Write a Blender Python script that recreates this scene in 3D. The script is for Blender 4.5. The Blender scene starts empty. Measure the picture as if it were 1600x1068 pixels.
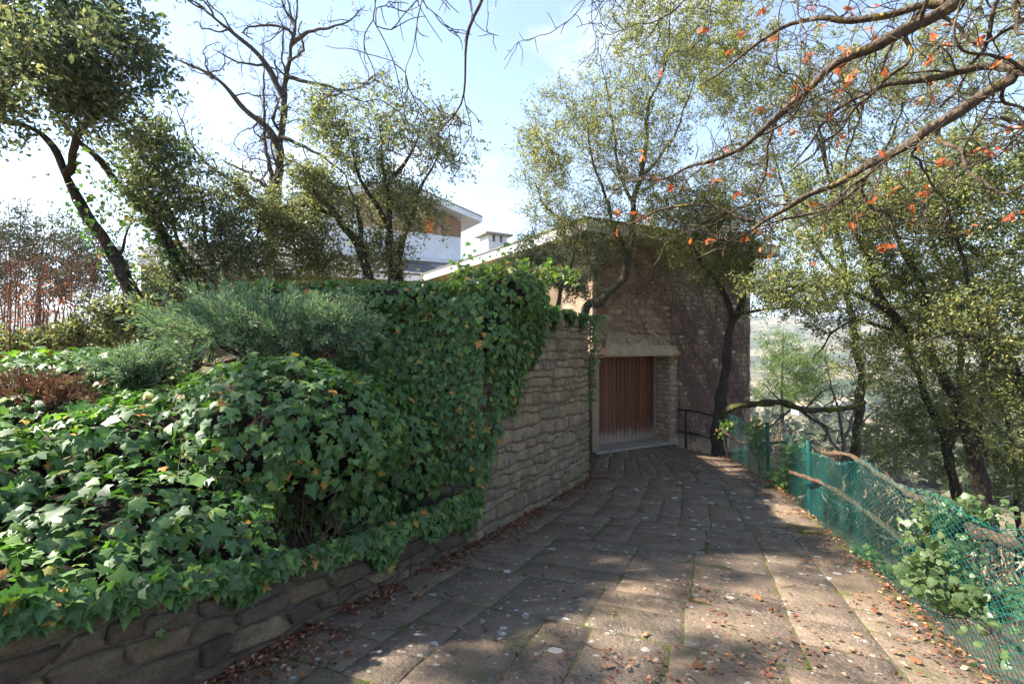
import bpy, math, random
import numpy as np
from mathutils import Vector, Matrix

# ------------------------------------------------------------------ camera, world, sun, exposure
random.seed(7)
RNG = np.random.default_rng(7)
SC = bpy.context.scene
COL = SC.collection
F = 780.0            # focal length in photograph pixels (1600 wide)
EYE = 1.6
cam_data = bpy.data.cameras.new('camera')
cam_data.sensor_width = 36.0
cam_data.lens = F / 1600.0 * 36.0
cam_data.clip_start = 0.05
cam_data.clip_end = 9000.0
cam = bpy.data.objects.new('camera', cam_data)
cam.location = (0, 0, EYE)
cam.rotation_euler = (math.radians(90), 0, 0)
COL.objects.link(cam)
SC.camera = cam

SUN_AZ, SUN_EL = math.radians(-84), math.radians(43)   # azimuth from +Y towards +X
sun_vec = Vector((math.sin(SUN_AZ) * math.cos(SUN_EL), math.cos(SUN_AZ) * math.cos(SUN_EL), math.sin(SUN_EL)))
world = bpy.data.worlds.new('World')
SC.world = world
world.use_nodes = True
wn, wl = world.node_tree.nodes, world.node_tree.links
wn.clear()
w_out = wn.new('ShaderNodeOutputWorld')
w_bg = wn.new('ShaderNodeBackground')
w_sky = wn.new('ShaderNodeTexSky')
w_sky.sky_type = 'NISHITA'
w_sky.sun_disc = False
w_sky.sun_elevation = SUN_EL
w_sky.sun_rotation = SUN_AZ
w_sky.air_density = 0.9
w_sky.dust_density = 0.0
w_sky.ozone_density = 2.4
w_tc = wn.new('ShaderNodeTexCoord')
w_map = wn.new('ShaderNodeMapping')
w_map.inputs['Scale'].default_value = (1.0, 1.0, 2.2)
w_map.inputs['Location'].default_value = (0.35, 0.2, 0.1)
w_noise = wn.new('ShaderNodeTexNoise')
w_noise.inputs['Scale'].default_value = 2.1
w_noise.inputs['Detail'].default_value = 7.0
w_noise.inputs['Roughness'].default_value = 0.55
w_ramp = wn.new('ShaderNodeValToRGB')
w_ramp.color_ramp.elements[0].position = 0.57
w_ramp.color_ramp.elements[0].color = (0.0, 0.0, 0.0, 1)
w_ramp.color_ramp.elements[1].position = 0.80
w_ramp.color_ramp.elements[1].color = (0.75, 0.75, 0.75, 1)
w_mix = wn.new('ShaderNodeMix')
w_mix.data_type = 'RGBA'
w_mix.inputs[7].default_value = (6.4, 6.3, 6.2, 1)
wl.new(w_tc.outputs['Generated'], w_map.inputs['Vector'])
wl.new(w_map.outputs[0], w_noise.inputs['Vector'])
wl.new(w_noise.outputs['Fac'], w_ramp.inputs[0])
wl.new(w_ramp.outputs[0], w_mix.inputs[0])
wl.new(w_sky.outputs[0], w_mix.inputs[6])
wl.new(w_mix.outputs[2], w_bg.inputs['Color'])
w_bg.inputs['Strength'].default_value = 0.068
wl.new(w_bg.outputs[0], w_out.inputs['Surface'])

sun_data = bpy.data.lights.new('sun', 'SUN')
sun_data.energy = 4.2
sun_data.angle = math.radians(1.2)
sun_data.color = (1.0, 0.93, 0.82)
sun = bpy.data.objects.new('sun', sun_data)
sun.rotation_euler = sun_vec.to_track_quat('Z', 'Y').to_euler()
sun.location = sun_vec * 50
COL.objects.link(sun)

vs = SC.view_settings
vs.view_transform = 'Standard'
vs.look = 'None'
vs.gamma = 1.0
vs.exposure = 2.5
vs.use_curve_mapping = False
SC.cycles.max_bounces = 8
SC.cycles.transparent_max_bounces = 8

# ------------------------------------------------------------------ small maths
def zg(y):
    """height of the paved drive at distance y"""
    y = np.asarray(y, float)
    a = np.where(y < 5, -0.12 * y, 0)
    t = np.clip(y, 5, 11.5) - 5
    b = -0.6 - (0.12 * t - 0.12 * t * t / 13.0)
    return np.where(y < 5, a, b)

def at(px, py, Y):
    """point of the place seen at photograph pixel (px, py) at distance Y"""
    return np.array([(px - 800) / F * Y, Y, EYE - (py - 534) / F * Y])

def on_drive(px, py):
    Y = 5.0
    for _ in range(60):
        Y = 0.5 * Y + 0.5 * (EYE - float(zg(Y))) * F / (py - 534)
    return np.array([(px - 800) / F * Y, Y, float(zg(Y))])

def unit(v):
    v = np.asarray(v, float)
    return v / (np.linalg.norm(v, axis=-1, keepdims=True) + 1e-12)

def smooth(a, b, x):
    t = np.clip((np.asarray(x, float) - a) / (b - a), 0, 1)
    return t * t * (3 - 2 * t)

def wob(p, f=1.0, seed=0):
    """cheap smooth noise in -1..1 for points (...,3)"""
    p = np.asarray(p, float) * f
    x, y, z = p[..., 0], p[..., 1], p[..., 2]
    s = seed * 1.7
    return (np.sin(1.7 * x + 2.3 * y + s) + np.sin(2.9 * y - 1.3 * z + 1.1 + s * 2) + np.sin(2.1 * z + 1.9 * x + 2.7 + s * 3)
            + 0.6 * np.sin(4.7 * x - 3.9 * y + s) + 0.6 * np.sin(5.3 * z + 4.1 * y + s)) / 4.2

def spline(pts, step=0.12):
    P = np.asarray(pts, float)
    if len(P) < 3:
        n = max(2, int(np.linalg.norm(P[-1] - P[0]) / step) + 1)
        t = np.linspace(0, 1, n)[:, None]
        return P[0] * (1 - t) + P[-1] * t
    E = np.vstack([2 * P[0] - P[1], P, 2 * P[-1] - P[-2]])
    out = []
    for i in range(1, len(E) - 2):
        n = max(2, int(np.linalg.norm(E[i + 1] - E[i]) / step) + 1)
        t = np.linspace(0, 1, n, endpoint=False)[:, None]
        a, b, c, d = E[i - 1], E[i], E[i + 1], E[i + 2]
        out.append(0.5 * (2 * b + (c - a) * t + (2 * a - 5 * b + 4 * c - d) * t ** 2 + (3 * b - a - 3 * c + d) * t ** 3))
    out.append(P[-1:])
    return np.vstack(out)

# ------------------------------------------------------------------ object helpers
def np_mesh(name, V, Fc, mat=None, smooth_shade=False, fattr=None, pattr=None):
    V = np.ascontiguousarray(V, np.float32)
    Fc = np.ascontiguousarray(Fc, np.int32)
    me = bpy.data.meshes.new(name)
    me.vertices.add(len(V))
    me.vertices.foreach_set('co', V.ravel())
    k = Fc.shape[1]
    me.loops.add(Fc.size)
    me.loops.foreach_set('vertex_index', Fc.ravel())
    me.polygons.add(len(Fc))
    me.polygons.foreach_set('loop_start', np.arange(0, Fc.size, k, dtype=np.int32))
    if smooth_shade:
        me.polygons.foreach_set('use_smooth', np.ones(len(Fc), dtype=bool))
    me.update(calc_edges=True)
    for d, dom in ((fattr, 'FACE'), (pattr, 'POINT')):
        if d:
            for nm, arr in d.items():
                at_ = me.attributes.new(nm, 'FLOAT', dom)
                at_.data.foreach_set('value', np.ascontiguousarray(arr, np.float32))
    if mat:
        me.materials.append(mat)
    return me

def obj(name, me, parent=None, kind=None, label=None, category=None, group=None, mw=None):
    o = bpy.data.objects.new(name, me)
    COL.objects.link(o)
    if mw is not None:
        o.matrix_basis = mw
    if parent is not None:
        o.parent = parent
        o.matrix_parent_inverse = ROOT_INV[parent.name]
    ROOT_INV[o.name] = o.matrix_basis.inverted()
    if kind: o['kind'] = kind
    if label: o['label'] = label
    if category: o['category'] = category
    if group: o['group'] = group
    return o

ROOT_INV = {}
def thing(name, label, category, loc=(0, 0, 0), group=None):
    o = bpy.data.objects.new(name, None)
    o.empty_display_size = 0.2
    o.location = [float(c) for c in loc]
    COL.objects.link(o)
    ROOT_INV[o.name] = Matrix.Translation(Vector([-float(c) for c in loc]))
    o['label'] = label
    o['category'] = category
    if group: o['group'] = group
    return o

class MB:
    """collects polygons for one mesh"""
    def __init__(s): s.v, s.f = [], []
    def poly(s, pts):
        n = len(s.v); s.v += [tuple(map(float, p)) for p in pts]; s.f.append(tuple(range(n, n + len(pts))))
    def hexa(s, b, t):
        """b: 4 bottom points, t: 4 top points"""
        n = len(s.v); s.v += [tuple(map(float, p)) for p in list(b) + list(t)]
        s.f += [(n+3, n+2, n+1, n), (n+4, n+5, n+6, n+7)] + [(n+i, n+(i+1) % 4, n+4+(i+1) % 4, n+4+i) for i in range(4)]
    def box(s, o, ax, ay, az):
        o, ax, ay, az = map(np.asarray, (o, ax, ay, az))
        b = [o, o+ax, o+ax+ay, o+ay]
        s.hexa(b, [p + az for p in b])
    def mesh(s, name, mat, bevel=0):
        me = bpy.data.meshes.new(name)
        me.from_pydata(s.v, [], s.f)
        if bevel:
            import bmesh
            bm = bmesh.new(); bm.from_mesh(me)
            bmesh.ops.remove_doubles(bm, verts=bm.verts, dist=1e-5)
            bmesh.ops.recalc_face_normals(bm, faces=bm.faces)
            bmesh.ops.bevel(bm, geom=list(bm.edges), offset=bevel, segments=1, affect='EDGES')
            bm.to_mesh(me); bm.free()
        me.materials.append(mat)
        me.update()
        return me

def tube_arrays(tubes):
    """tubes: list of (points, radii, sides) -> V, F(quads), rnd per face"""
    Vs, Fs, base = [], [], 0
    for pts, rad, k in tubes:
        pts = np.asarray(pts, float); n = len(pts)
        if n < 2: continue
        T = unit(np.gradient(pts, axis=0))
        m = np.abs(unit(pts[-1] - pts[0]))
        ref = np.zeros(3); ref[int(np.argmin(m))] = 1
        A = unit(np.cross(T, ref)); B = np.cross(T, A)
        a = np.arange(k) / k * 2 * math.pi
        ring = A[:, None, :] * np.cos(a)[None, :, None] + B[:, None, :] * np.sin(a)[None, :, None]
        rad = np.asarray(rad, float)
        rr = rad[:, None] if rad.ndim == 1 else rad
        V = pts[:, None, :] + ring * rr[..., None]
        i = np.arange(n - 1)[:, None] * k; j = np.arange(k)[None, :]; j2 = (j + 1) % k
        Fq = np.stack([i + j, i + j2, i + k + j2, i + k + j], -1).reshape(-1, 4) + base
        Vs.append(V.reshape(-1, 3)); Fs.append(Fq); base += n * k
    return np.vstack(Vs), np.vstack(Fs)

def tube_mesh(name, tubes, mat, smooth_shade=True):
    V, Fq = tube_arrays(tubes)
    return np_mesh(name, V, Fq, mat, smooth_shade)

def knobbly(pts, r0, r1, k=10, rough=0.12, seed=0, flare=0.0):
    """radii per ring vertex for a bark-covered limb"""
    n = len(pts); t = np.linspace(0, 1, n)
    r = r0 * (1 - t) + r1 * t
    r = r * (1 + flare * np.exp(-t * n * 0.25))
    a = np.arange(k) / k * 2 * math.pi
    s = np.arange(n)[:, None] * 0.55
    nz = np.sin(3 * a[None] + s * 0.7 + seed) + 0.7 * np.sin(2 * a[None] - s + 2 * seed) + 0.8 * np.sin(s * 1.3 + seed) + 0.5 * np.sin(5 * a[None] + 2.1 * s)
    return r[:, None] * (1 + rough * nz / 1.6)

def leaf_arrays(pos, d, nrm, L, wr=0.42, fold=0.12):
    pos, d = np.asarray(pos), unit(d)
    side = unit(np.cross(d, nrm)); nn = np.cross(side, d)
    L = np.asarray(L)[:, None]
    mid = pos + d * L * 0.5
    up = nn * L * fold
    V = np.stack([pos, mid + side * L * wr * 0.5 + up, pos + d * L - nn * L * 0.08, mid - side * L * wr * 0.5 + up], 1).reshape(-1, 3)
    i = np.arange(len(pos))[:, None] * 4
    Ft = np.concatenate([i + np.array([[0, 1, 2]]), i + np.array([[0, 2, 3]])], 1).reshape(-1, 3)
    return V, Ft

def leaf_mesh(name, pos, d, nrm, L, mat, rng, wr=0.42, fold=0.12):
    V, Ft = leaf_arrays(pos, d, nrm, L, wr, fold)
    r = np.repeat(rng.random(len(pos)), 2)
    return np_mesh(name, V, Ft, mat, False, {'rnd': r})

IVY = np.array([(0, .25, .02), (0, .03, 0), (.30, -.12, -.05), (.36, .15, .0), (.52, .38, -.09), (.27, .47, .0), (0, .96, -.16),
                (-.27, .47, .0), (-.52, .38, -.09), (-.36, .15, .0), (-.30, -.12, -.05)])
IVY_VEIN = np.array([1, .2, 1, 0, 1, 0, 1, 0, 1, 0, 1.0])
ROUND = np.array([(0, .42, .03), (0, .02, 0), (.3, .0, -.03), (.47, .25, -.03), (.45, .52, -.03), (.25, .82, -.04), (0, 1.0, -.1),
                  (-.25, .82, -.04), (-.45, .52, -.03), (-.47, .25, -.03), (-.3, .0, -.03)])
ROUND_VEIN = np.array([1, .6, 0, .9, 0, 0, 1, 0, 0, .9, 0])
OAK = np.array([(0, .5, .02), (0, 0, 0), (.12, .12, .03), (.2, .28, .06), (.12, .38, .01), (.3, .55, .08), (.18, .68, .02), (.2, .86, .05), (0, 1.0, -.05),
                (-.2, .86, .05), (-.18, .68, .02), (-.3, .55, .08), (-.12, .38, .01), (-.2, .28, .06), (-.12, .12, .03)])
OAK_VEIN = np.ones(15) * 0.5
def fan(T):
    n = len(T) - 1
    return np.array([(0, 1 + i, 1 + (i + 1) % n) for i in range(n)])

def shape_frames(tip, nrm):
    y = unit(tip); z = unit(nrm - (nrm * y).sum(-1, keepdims=True) * y); x = np.cross(y, z)
    return x, y, z

def shape_mesh(name, T, vein, pos, tip, nrm, L, mat, rng, rnd=None):
    x, y, z = shape_frames(tip, nrm)
    L = np.asarray(L)[:, None, None]
    curl = rng.uniform(0.4, 1.8, len(pos))[:, None, None]
    V = pos[:, None, :] + L * (x[:, None] * T[None, :, :1] + y[:, None] * T[None, :, 1:2] + z[:, None] * T[None, :, 2:] * curl)
    f = fan(T); n = len(T)
    Ft = (np.arange(len(pos))[:, None, None] * n + f[None]).reshape(-1, 3)
    r = rng.random(len(pos)) if rnd is None else rnd
    return np_mesh(name, V.reshape(-1, 3), Ft, mat, False, {'rnd': np.repeat(r, len(f))}, {'vein': np.tile(vein, len(pos))})

def shape_matrix(pos, tip, nrm, L):
    x, y, z = shape_frames(tip[None], nrm[None])
    x, y, z = x[0] * L, y[0] * L, z[0] * L
    return Matrix(((x[0], y[0], z[0], pos[0]), (x[1], y[1], z[1], pos[1]), (x[2], y[2], z[2], pos[2]), (0, 0, 0, 1)))

# ------------------------------------------------------------------ materials
class NT:
    def __init__(s, name):
        s.m = bpy.data.materials.new(name); s.m.use_nodes = True
        s.n, s.l = s.m.node_tree.nodes, s.m.node_tree.links
        s.b = s.n['Principled BSDF']; s.o = s.n['Material Output']
        s.tc = s.n.new('ShaderNodeTexCoord')
        s.co = s.tc.outputs['Object']
    def scaled(s, sx, sy, sz, co=None):
        m = s.n.new('ShaderNodeMapping'); m.inputs['Scale'].default_value = (sx, sy, sz)
        s.l.new(co or s.co, m.inputs['Vector']); return m.outputs[0]
    def noise(s, scale, detail=4, rough=.55, co=None, dist=0):
        t = s.n.new('ShaderNodeTexNoise'); t.inputs['Scale'].default_value = scale
        t.inputs['Detail'].default_value = detail; t.inputs['Roughness'].default_value = rough; t.inputs['Distortion'].default_value = dist
        s.l.new(co or s.co, t.inputs['Vector']); return t.outputs['Fac']
    def voro(s, scale, co=None, feature='F1', out='Distance', rand=1.0):
        t = s.n.new('ShaderNodeTexVoronoi'); t.feature = feature; t.inputs['Scale'].default_value = scale; t.inputs['Randomness'].default_value = rand
        s.l.new(co or s.co, t.inputs['Vector']); return t.outputs[out]
    def ramp(s, fac, stops):
        r = s.n.new('ShaderNodeValToRGB'); e = r.color_ramp.elements
        while len(e) < len(stops): e.new(0.5)
        for q, (p, c) in zip(e, stops):
            q.position = p; q.color = (*c, 1) if isinstance(c, (tuple, list)) else (c, c, c, 1)
        s.l.new(fac, r.inputs[0]); return r.outputs[0]
    def mix(s, fac, a, b, mode='MIX'):
        m = s.n.new('ShaderNodeMix'); m.data_type = 'RGBA'; m.blend_type = mode
        for i, v in ((0, fac), (6, a), (7, b)):
            if hasattr(v, 'is_linked'): s.l.new(v, m.inputs[i])
            elif i == 0: m.inputs[0].default_value = v
            else: m.inputs[i].default_value = (*v, 1)
        return m.outputs[2]
    def math(s, op, a, b=0.0):
        m = s.n.new('ShaderNodeMath'); m.operation = op
        for i, v in ((0, a), (1, b)):
            if hasattr(v, 'is_linked'): s.l.new(v, m.inputs[i])
            else: m.inputs[i].default_value = v
        return m.outputs[0]
    def attr(s, nm):
        a = s.n.new('ShaderNodeAttribute'); a.attribute_name = nm; return a.outputs['Fac']
    def objrand(s):
        return s.n.new('ShaderNodeObjectInfo').outputs['Random']
    def sep(s, co=None):
        x = s.n.new('ShaderNodeSeparateXYZ'); s.l.new(co or s.co, x.inputs[0]); return x.outputs
    def bump(s, h, strength=.5, dist=.02):
        b = s.n.new('ShaderNodeBump'); b.inputs['Strength'].default_value = strength; b.inputs['Distance'].default_value = dist
        s.l.new(h, b.inputs['Height']); s.l.new(b.outputs[0], s.b.inputs['Normal']); return b
    def done(s, col, rough=.85, spec=.3):
        if hasattr(col, 'is_linked'): s.l.new(col, s.b.inputs['Base Color'])
        else: s.b.inputs['Base Color'].default_value = (*col, 1)
        if hasattr(rough, 'is_linked'): s.l.new(rough, s.b.inputs['Roughness'])
        else: s.b.inputs['Roughness'].default_value = rough
        s.b.inputs['Specular IOR Level'].default_value = spec
        return s.m

def leaf_material(name, stops, rough=.45, spec=.5, trans=.35, tcol=None, vein=None, use_obj=False, patch=None):
    n = NT(name)
    r = n.objrand() if use_obj else n.attr('rnd')
    col = n.ramp(r, stops)
    if patch:
        geo = n.n.new('ShaderNodeNewGeometry')
        col = n.mix(n.ramp(n.noise(patch[0], 3, co=geo.outputs['Position']), [(.42, 0.0), (.62, 1.0)]), col, n.mix(.55, col, patch[1]))
    if vein:
        v = n.ramp(n.attr('vein'), [(.86, 0.0), (.97, 1.0)])
        col = n.mix(n.math('MULTIPLY', v, .55), col, vein)
    n.done(col, rough, spec)
    tr = n.n.new('ShaderNodeBsdfTranslucent')
    tc = n.mix(1.0, col, tcol or (1.35, 1.5, .9), 'MULTIPLY')
    n.l.new(tc, tr.inputs['Color'])
    ms = n.n.new('ShaderNodeMixShader'); ms.inputs[0].default_value = trans
    n.l.new(n.b.outputs[0], ms.inputs[1]); n.l.new(tr.outputs[0], ms.inputs[2])
    n.l.new(ms.outputs[0], n.o.inputs['Surface'])
    return n.m

def bark_material(name, c0, c1, lichen=None, lich=.6):
    n = NT(name)
    st = n.scaled(1, 1, .35)
    a = n.noise(22, 6, .65, st); b = n.voro(26, st)
    col = n.ramp(a, [(.3, c0), (.7, c1)])
    if lichen:
        col = n.mix(n.ramp(n.noise(5, 5, .65), [(lich, 0.0), (lich + .1, 1.0)]), col, lichen)
    n.bump(n.math('ADD', a, n.math('MULTIPLY', b, .9)), .9, .03)
    return n.done(col, .92, .15)

def stone_material(name, stops, scale=1.0, stain=(.05, .045, .04), moss=(.10, .11, .05), pale=(.42, .40, .36), stain_at=.5, pale_at=.62, moss_at=.6):
    n = NT(name)
    r = n.attr('rnd')
    base = n.ramp(r, stops)
    a = n.noise(9 * scale, 6, .65); b = n.noise(45 * scale, 4, .6); c = n.noise(2.2 * scale, 4, .6); d = n.noise(3.7 * scale, 5, .7, n.scaled(1.3, .8, 1.1))
    col = n.mix(n.ramp(a, [(.3, 0.0), (.75, 1.0)]), base, n.mix(1.0, base, (.55, .52, .5), 'MULTIPLY'))
    col = n.mix(n.ramp(b, [(.35, .45), (.65, 0.0)]), col, stain)
    col = n.mix(n.ramp(c, [(stain_at, 0.0), (stain_at + .2, .65)]), col, stain)
    col = n.mix(n.ramp(n.noise(6 * scale, 6, .7, n.scaled(1, 1, 1.6)), [(pale_at, 0.0), (pale_at + .1, .6)]), col, pale)
    col = n.mix(n.ramp(d, [(moss_at, 0.0), (moss_at + .1, .6)]), col, moss)
    n.bump(n.math('ADD', n.math('MULTIPLY', a, 1.2), n.math('MULTIPLY', b, .5)), .8, .03)
    return n.done(col, .93, .2)

M = {}
M['wall_stone'] = stone_material('wall_stone', [(0, (.23, .17, .11)), (.25, (.40, .30, .18)), (.5, (.32, .25, .175)), (.7, (.45, .345, .21)), (.88, (.26, .21, .165)), (1, (.48, .41, .31))], 1.0, stain=(.125, .095, .065), moss=(.16, .15, .07), pale=(.48, .45, .40), pale_at=.6, moss_at=.56, stain_at=.46)
M['low_stone'] = stone_material('low_stone', [(0, (.12, .085, .055)), (.35, (.20, .14, .085)), (.65, (.155, .118, .085)), (.85, (.26, .185, .105)), (1, (.38, .28, .16))], 1.0, pale_at=.7, moss_at=.6, moss=(.12, .10, .05))
M['house_stone'] = stone_material('house_stone', [(0, (0.425, 0.313, 0.199)), (.3, (0.607, 0.451, 0.298)), (.55, (0.526, 0.433, 0.331)), (.8, (0.770, 0.608, 0.430)), (1, (0.486, 0.341, 0.215))], 1.2, pale_at=.66, moss_at=.8, stain_at=.58)
n = NT('mortar'); a = n.noise(14, 6, .7); M['mortar'] = n.done(n.ramp(a, [(.3, (0.083, 0.063, 0.046)), (.7, (0.203, 0.155, 0.108))]), .95, .1); n.bump(a, .8, .03)
n = NT('house_mortar'); a = n.noise(14, 6, .7); M['house_mortar'] = n.done(n.ramp(a, [(.3, (0.209, 0.152, 0.107)), (.7, (0.443, 0.324, 0.232))]), .95, .1); n.bump(a, .8, .03)

n = NT('paving_slab')          # weathered dark flagstone with white lichen rosettes
flat = n.scaled(1, 1, .0)
r = n.attr('rnd')
a = n.noise(3.2, 7, .68, flat); b = n.noise(28, 5, .65, flat); c = n.noise(1.1, 4, .6, flat)
col = n.ramp(r, [(0, (0.205, 0.142, 0.095)), (.4, (0.254, 0.176, 0.119)), (.7, (0.216, 0.162, 0.116)), (1, (0.281, 0.191, 0.120))])
col = n.mix(n.ramp(a, [(.36, 0.0), (.62, .8)]), col, (0.092, 0.067, 0.049))
col = n.mix(n.ramp(b, [(.42, 0.0), (.72, .5)]), col, (0.335, 0.257, 0.181))
col = n.mix(n.ramp(c, [(.5, 0.0), (.7, .6)]), col, (0.270, 0.186, 0.112))
col = n.mix(n.ramp(n.noise(2.3, 5, .7, n.scaled(1, 1, 0)), [(.54, 0.0), (.68, .7)]), col, (0.119, 0.118, 0.030))
warp = n.n.new('ShaderNodeVectorMath'); warp.operation = 'ADD'
nz = n.n.new('ShaderNodeTexNoise'); nz.inputs['Scale'].default_value = 22; nz.inputs['Detail'].default_value = 3
n.l.new(flat, nz.inputs['Vector'])
sc_ = n.n.new('ShaderNodeVectorMath'); sc_.operation = 'SCALE'; sc_.inputs['Scale'].default_value = .05
n.l.new(nz.outputs['Color'], sc_.inputs[0]); n.l.new(flat, warp.inputs[0]); n.l.new(sc_.outputs[0], warp.inputs[1])
def spots(scale, size, seedmask, mlo):
    t = n.n.new('ShaderNodeTexVoronoi'); t.inputs['Scale'].default_value = scale; n.l.new(warp.outputs[0], t.inputs['Vector'])
    sp = n.n.new('ShaderNodeSeparateColor'); n.l.new(t.outputs['Color'], sp.inputs[0])
    lim = n.math('MULTIPLY', n.math('MAXIMUM', n.math('SUBTRACT', sp.outputs[0], .45), 0.0), size)
    near = n.math('LESS_THAN', t.outputs['Distance'], lim)
    mask = n.ramp(n.noise(seedmask, 3, .5, flat), [(mlo, 0.0), (mlo + .06, 1.0)])
    return n.math('MULTIPLY', near, mask)
col = n.mix(n.math('MULTIPLY', spots(6.5, .6, .5, .43), .85), col, (.60, .57, .51))
col = n.mix(n.math('MULTIPLY', spots(16, .6, .8, .42), .7), col, (.55, .52, .46))
col = n.mix(n.ramp(n.noise(75, 3, .6, flat), [(.42, .5), (.6, 0.0)]), col, (.06, .048, .04))
n.bump(n.math('ADD', n.math('MULTIPLY', a, 1.4), n.math('MULTIPLY', b, .8)), .9, .03)
M['slab'] = n.done(col, n.ramp(b, [(.3, .62), (.7, .85)]), .35)
n = NT('joint_soil'); a = n.noise(5, 6, .7); b = n.noise(60, 3)
M['joint'] = n.done(n.mix(n.ramp(a, [(.42, 0.0), (.58, 1.0)]), n.ramp(b, [(.3, (.085, .065, .048)), (.7, (.17, .13, .098))]), n.ramp(b, [(.3, (.05, .058, .016)), (.7, (.13, .14, .035))])), .95, .1); n.bump(b, .9, .02)

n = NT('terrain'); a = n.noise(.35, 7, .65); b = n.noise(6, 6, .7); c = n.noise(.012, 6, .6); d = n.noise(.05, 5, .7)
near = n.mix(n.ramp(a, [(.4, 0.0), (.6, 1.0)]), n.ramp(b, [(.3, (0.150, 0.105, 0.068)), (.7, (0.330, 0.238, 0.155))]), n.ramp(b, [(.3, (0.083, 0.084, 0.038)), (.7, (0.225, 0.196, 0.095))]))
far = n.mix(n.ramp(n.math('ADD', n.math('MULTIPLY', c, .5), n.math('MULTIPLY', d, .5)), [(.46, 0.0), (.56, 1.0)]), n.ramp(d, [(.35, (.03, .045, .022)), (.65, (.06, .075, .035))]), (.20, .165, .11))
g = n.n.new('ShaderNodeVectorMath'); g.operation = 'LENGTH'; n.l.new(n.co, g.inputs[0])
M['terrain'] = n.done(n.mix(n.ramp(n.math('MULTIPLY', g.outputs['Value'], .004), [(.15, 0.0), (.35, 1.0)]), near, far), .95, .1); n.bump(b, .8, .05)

M['bark'] = bark_material('bark', (0.027, 0.022, 0.017), (0.106, 0.084, 0.063), (0.125, 0.114, 0.052), .62)
M['bark_dark'] = bark_material('bark_dark', (0.018, 0.014, 0.013), (0.075, 0.060, 0.048), (0.088, 0.090, 0.057), .64)
M['bark_lichen'] = bark_material('bark_lichen', (0.037, 0.028, 0.021), (0.138, 0.102, 0.069), (0.263, 0.192, 0.046), .57)
M['bark_moss'] = bark_material('bark_moss', (0.025, 0.020, 0.014), (0.088, 0.072, 0.046), (0.088, 0.102, 0.017), .46)
M['bark_grey'] = bark_material('bark_grey', (.09, .075, .065), (.24, .20, .17))
M['dead_wood'] = bark_material('dead_wood', (.04, .027, .018), (.13, .085, .055), (.17, .13, .09), .62)
M['red_twig'] = bark_material('red_twig', (.13, .045, .03), (.26, .11, .07))
M['creeper'] = bark_material('creeper', (0.093, 0.057, 0.051), (0.255, 0.158, 0.135))

M['oak_leaf'] = leaf_material('holm_leaf', [(0, (0.066, 0.086, 0.044)), (.4, (0.130, 0.147, 0.065)), (.75, (0.200, 0.202, 0.083)), (1, (0.330, 0.289, 0.137))], .45, .45, .45)
M['oak_leaf_dark'] = leaf_material('holm_leaf_dark', [(0, (0.061, 0.083, 0.053)), (.5, (0.115, 0.138, 0.078)), (.85, (0.181, 0.194, 0.094)), (1, (0.362, 0.310, 0.178))], .42, .5, .4)
M['oak_leaf_yellow'] = leaf_material('holm_leaf_yellow', [(0, (0.104, 0.117, 0.039)), (.45, (0.189, 0.192, 0.058)), (.8, (0.282, 0.267, 0.088)), (1, (0.415, 0.343, 0.139))], .48, .4, .5)
M['oak_leaf_right'] = leaf_material('holm_leaf_right', [(0, (0.073, 0.100, 0.043)), (.45, (0.147, 0.177, 0.062)), (.8, (0.246, 0.251, 0.083)), (1, (0.465, 0.355, 0.153))], .45, .45, .48)
M['dry_leaf'] = leaf_material('dry_oak_leaf', [(0, (0.390, 0.075, 0.020)), (.5, (0.546, 0.138, 0.033)), (1, (0.468, 0.188, 0.066))], .6, .3, .4, (1.4, 1.2, .9), use_obj=True)
M['dry_leaf_stuff'] = leaf_material('dry_twig_leaf', [(0, (.16, .06, .035)), (.5, (.25, .11, .07)), (1, (.32, .18, .11))], .6, .3, .3, (1.3, 1.1, .8))
M['litter'] = leaf_material('leaf_litter', [(0, (0.075, 0.031, 0.018)), (.3, (0.175, 0.061, 0.030)), (.6, (0.250, 0.099, 0.045)), (.85, (0.325, 0.165, 0.090)), (1, (0.475, 0.308, 0.190))], .75, .25, .1, (1.2, 1.0, .8))
M['litter_obj'] = leaf_material('fallen_leaf', [(0, (.13, .05, .025)), (.5, (.22, .09, .04)), (1, (.34, .2, .12))], .7, .25, .1, (1.2, 1.0, .8), use_obj=True)
IVY_STOPS = [(0, (0.036, 0.086, 0.030)), (.35, (0.057, 0.130, 0.040)), (.7, (0.088, 0.183, 0.048)), (.9, (0.143, 0.259, 0.052)), (.965, (0.220, 0.313, 0.055)), (.985, (0.517, 0.291, 0.052)), (1, (0.672, 0.224, 0.052))]
M['ivy'] = leaf_material('ivy_leaf', IVY_STOPS, .5, .38, .26, (1.5, 2.0, .6), vein=(.13, .20, .10), patch=(24, (.09, .12, .03)))
M['ivy_obj'] = leaf_material('ivy_leaf_single', IVY_STOPS, .5, .38, .26, (1.5, 2.0, .6), vein=(.13, .20, .10), patch=(24, (.09, .12, .03)), use_obj=True)
M['ivy_young'] = leaf_material('ivy_young', [(0, (.06, .12, .025)), (.6, (.10, .18, .035)), (.92, (.16, .22, .05)), (1, (.32, .13, .04))], .38, .5, .4, (1.5, 1.8, .6), vein=(.2, .26, .1))
M['round_leaf'] = leaf_material('round_leaf', [(0, (0.053, 0.094, 0.030)), (.5, (0.090, 0.148, 0.049)), (1, (0.143, 0.195, 0.075))], .4, .5, .35, (1.4, 1.7, .6), vein=(0.195, 0.250, 0.120), patch=(18, (0.045, 0.070, 0.022)))
M['juniper'] = leaf_material('juniper', [(0, (0.088, 0.165, 0.105)), (.5, (0.162, 0.266, 0.160)), (.9, (0.282, 0.372, 0.200)), (1, (0.502, 0.399, 0.187))], .55, .3, .2)
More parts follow.
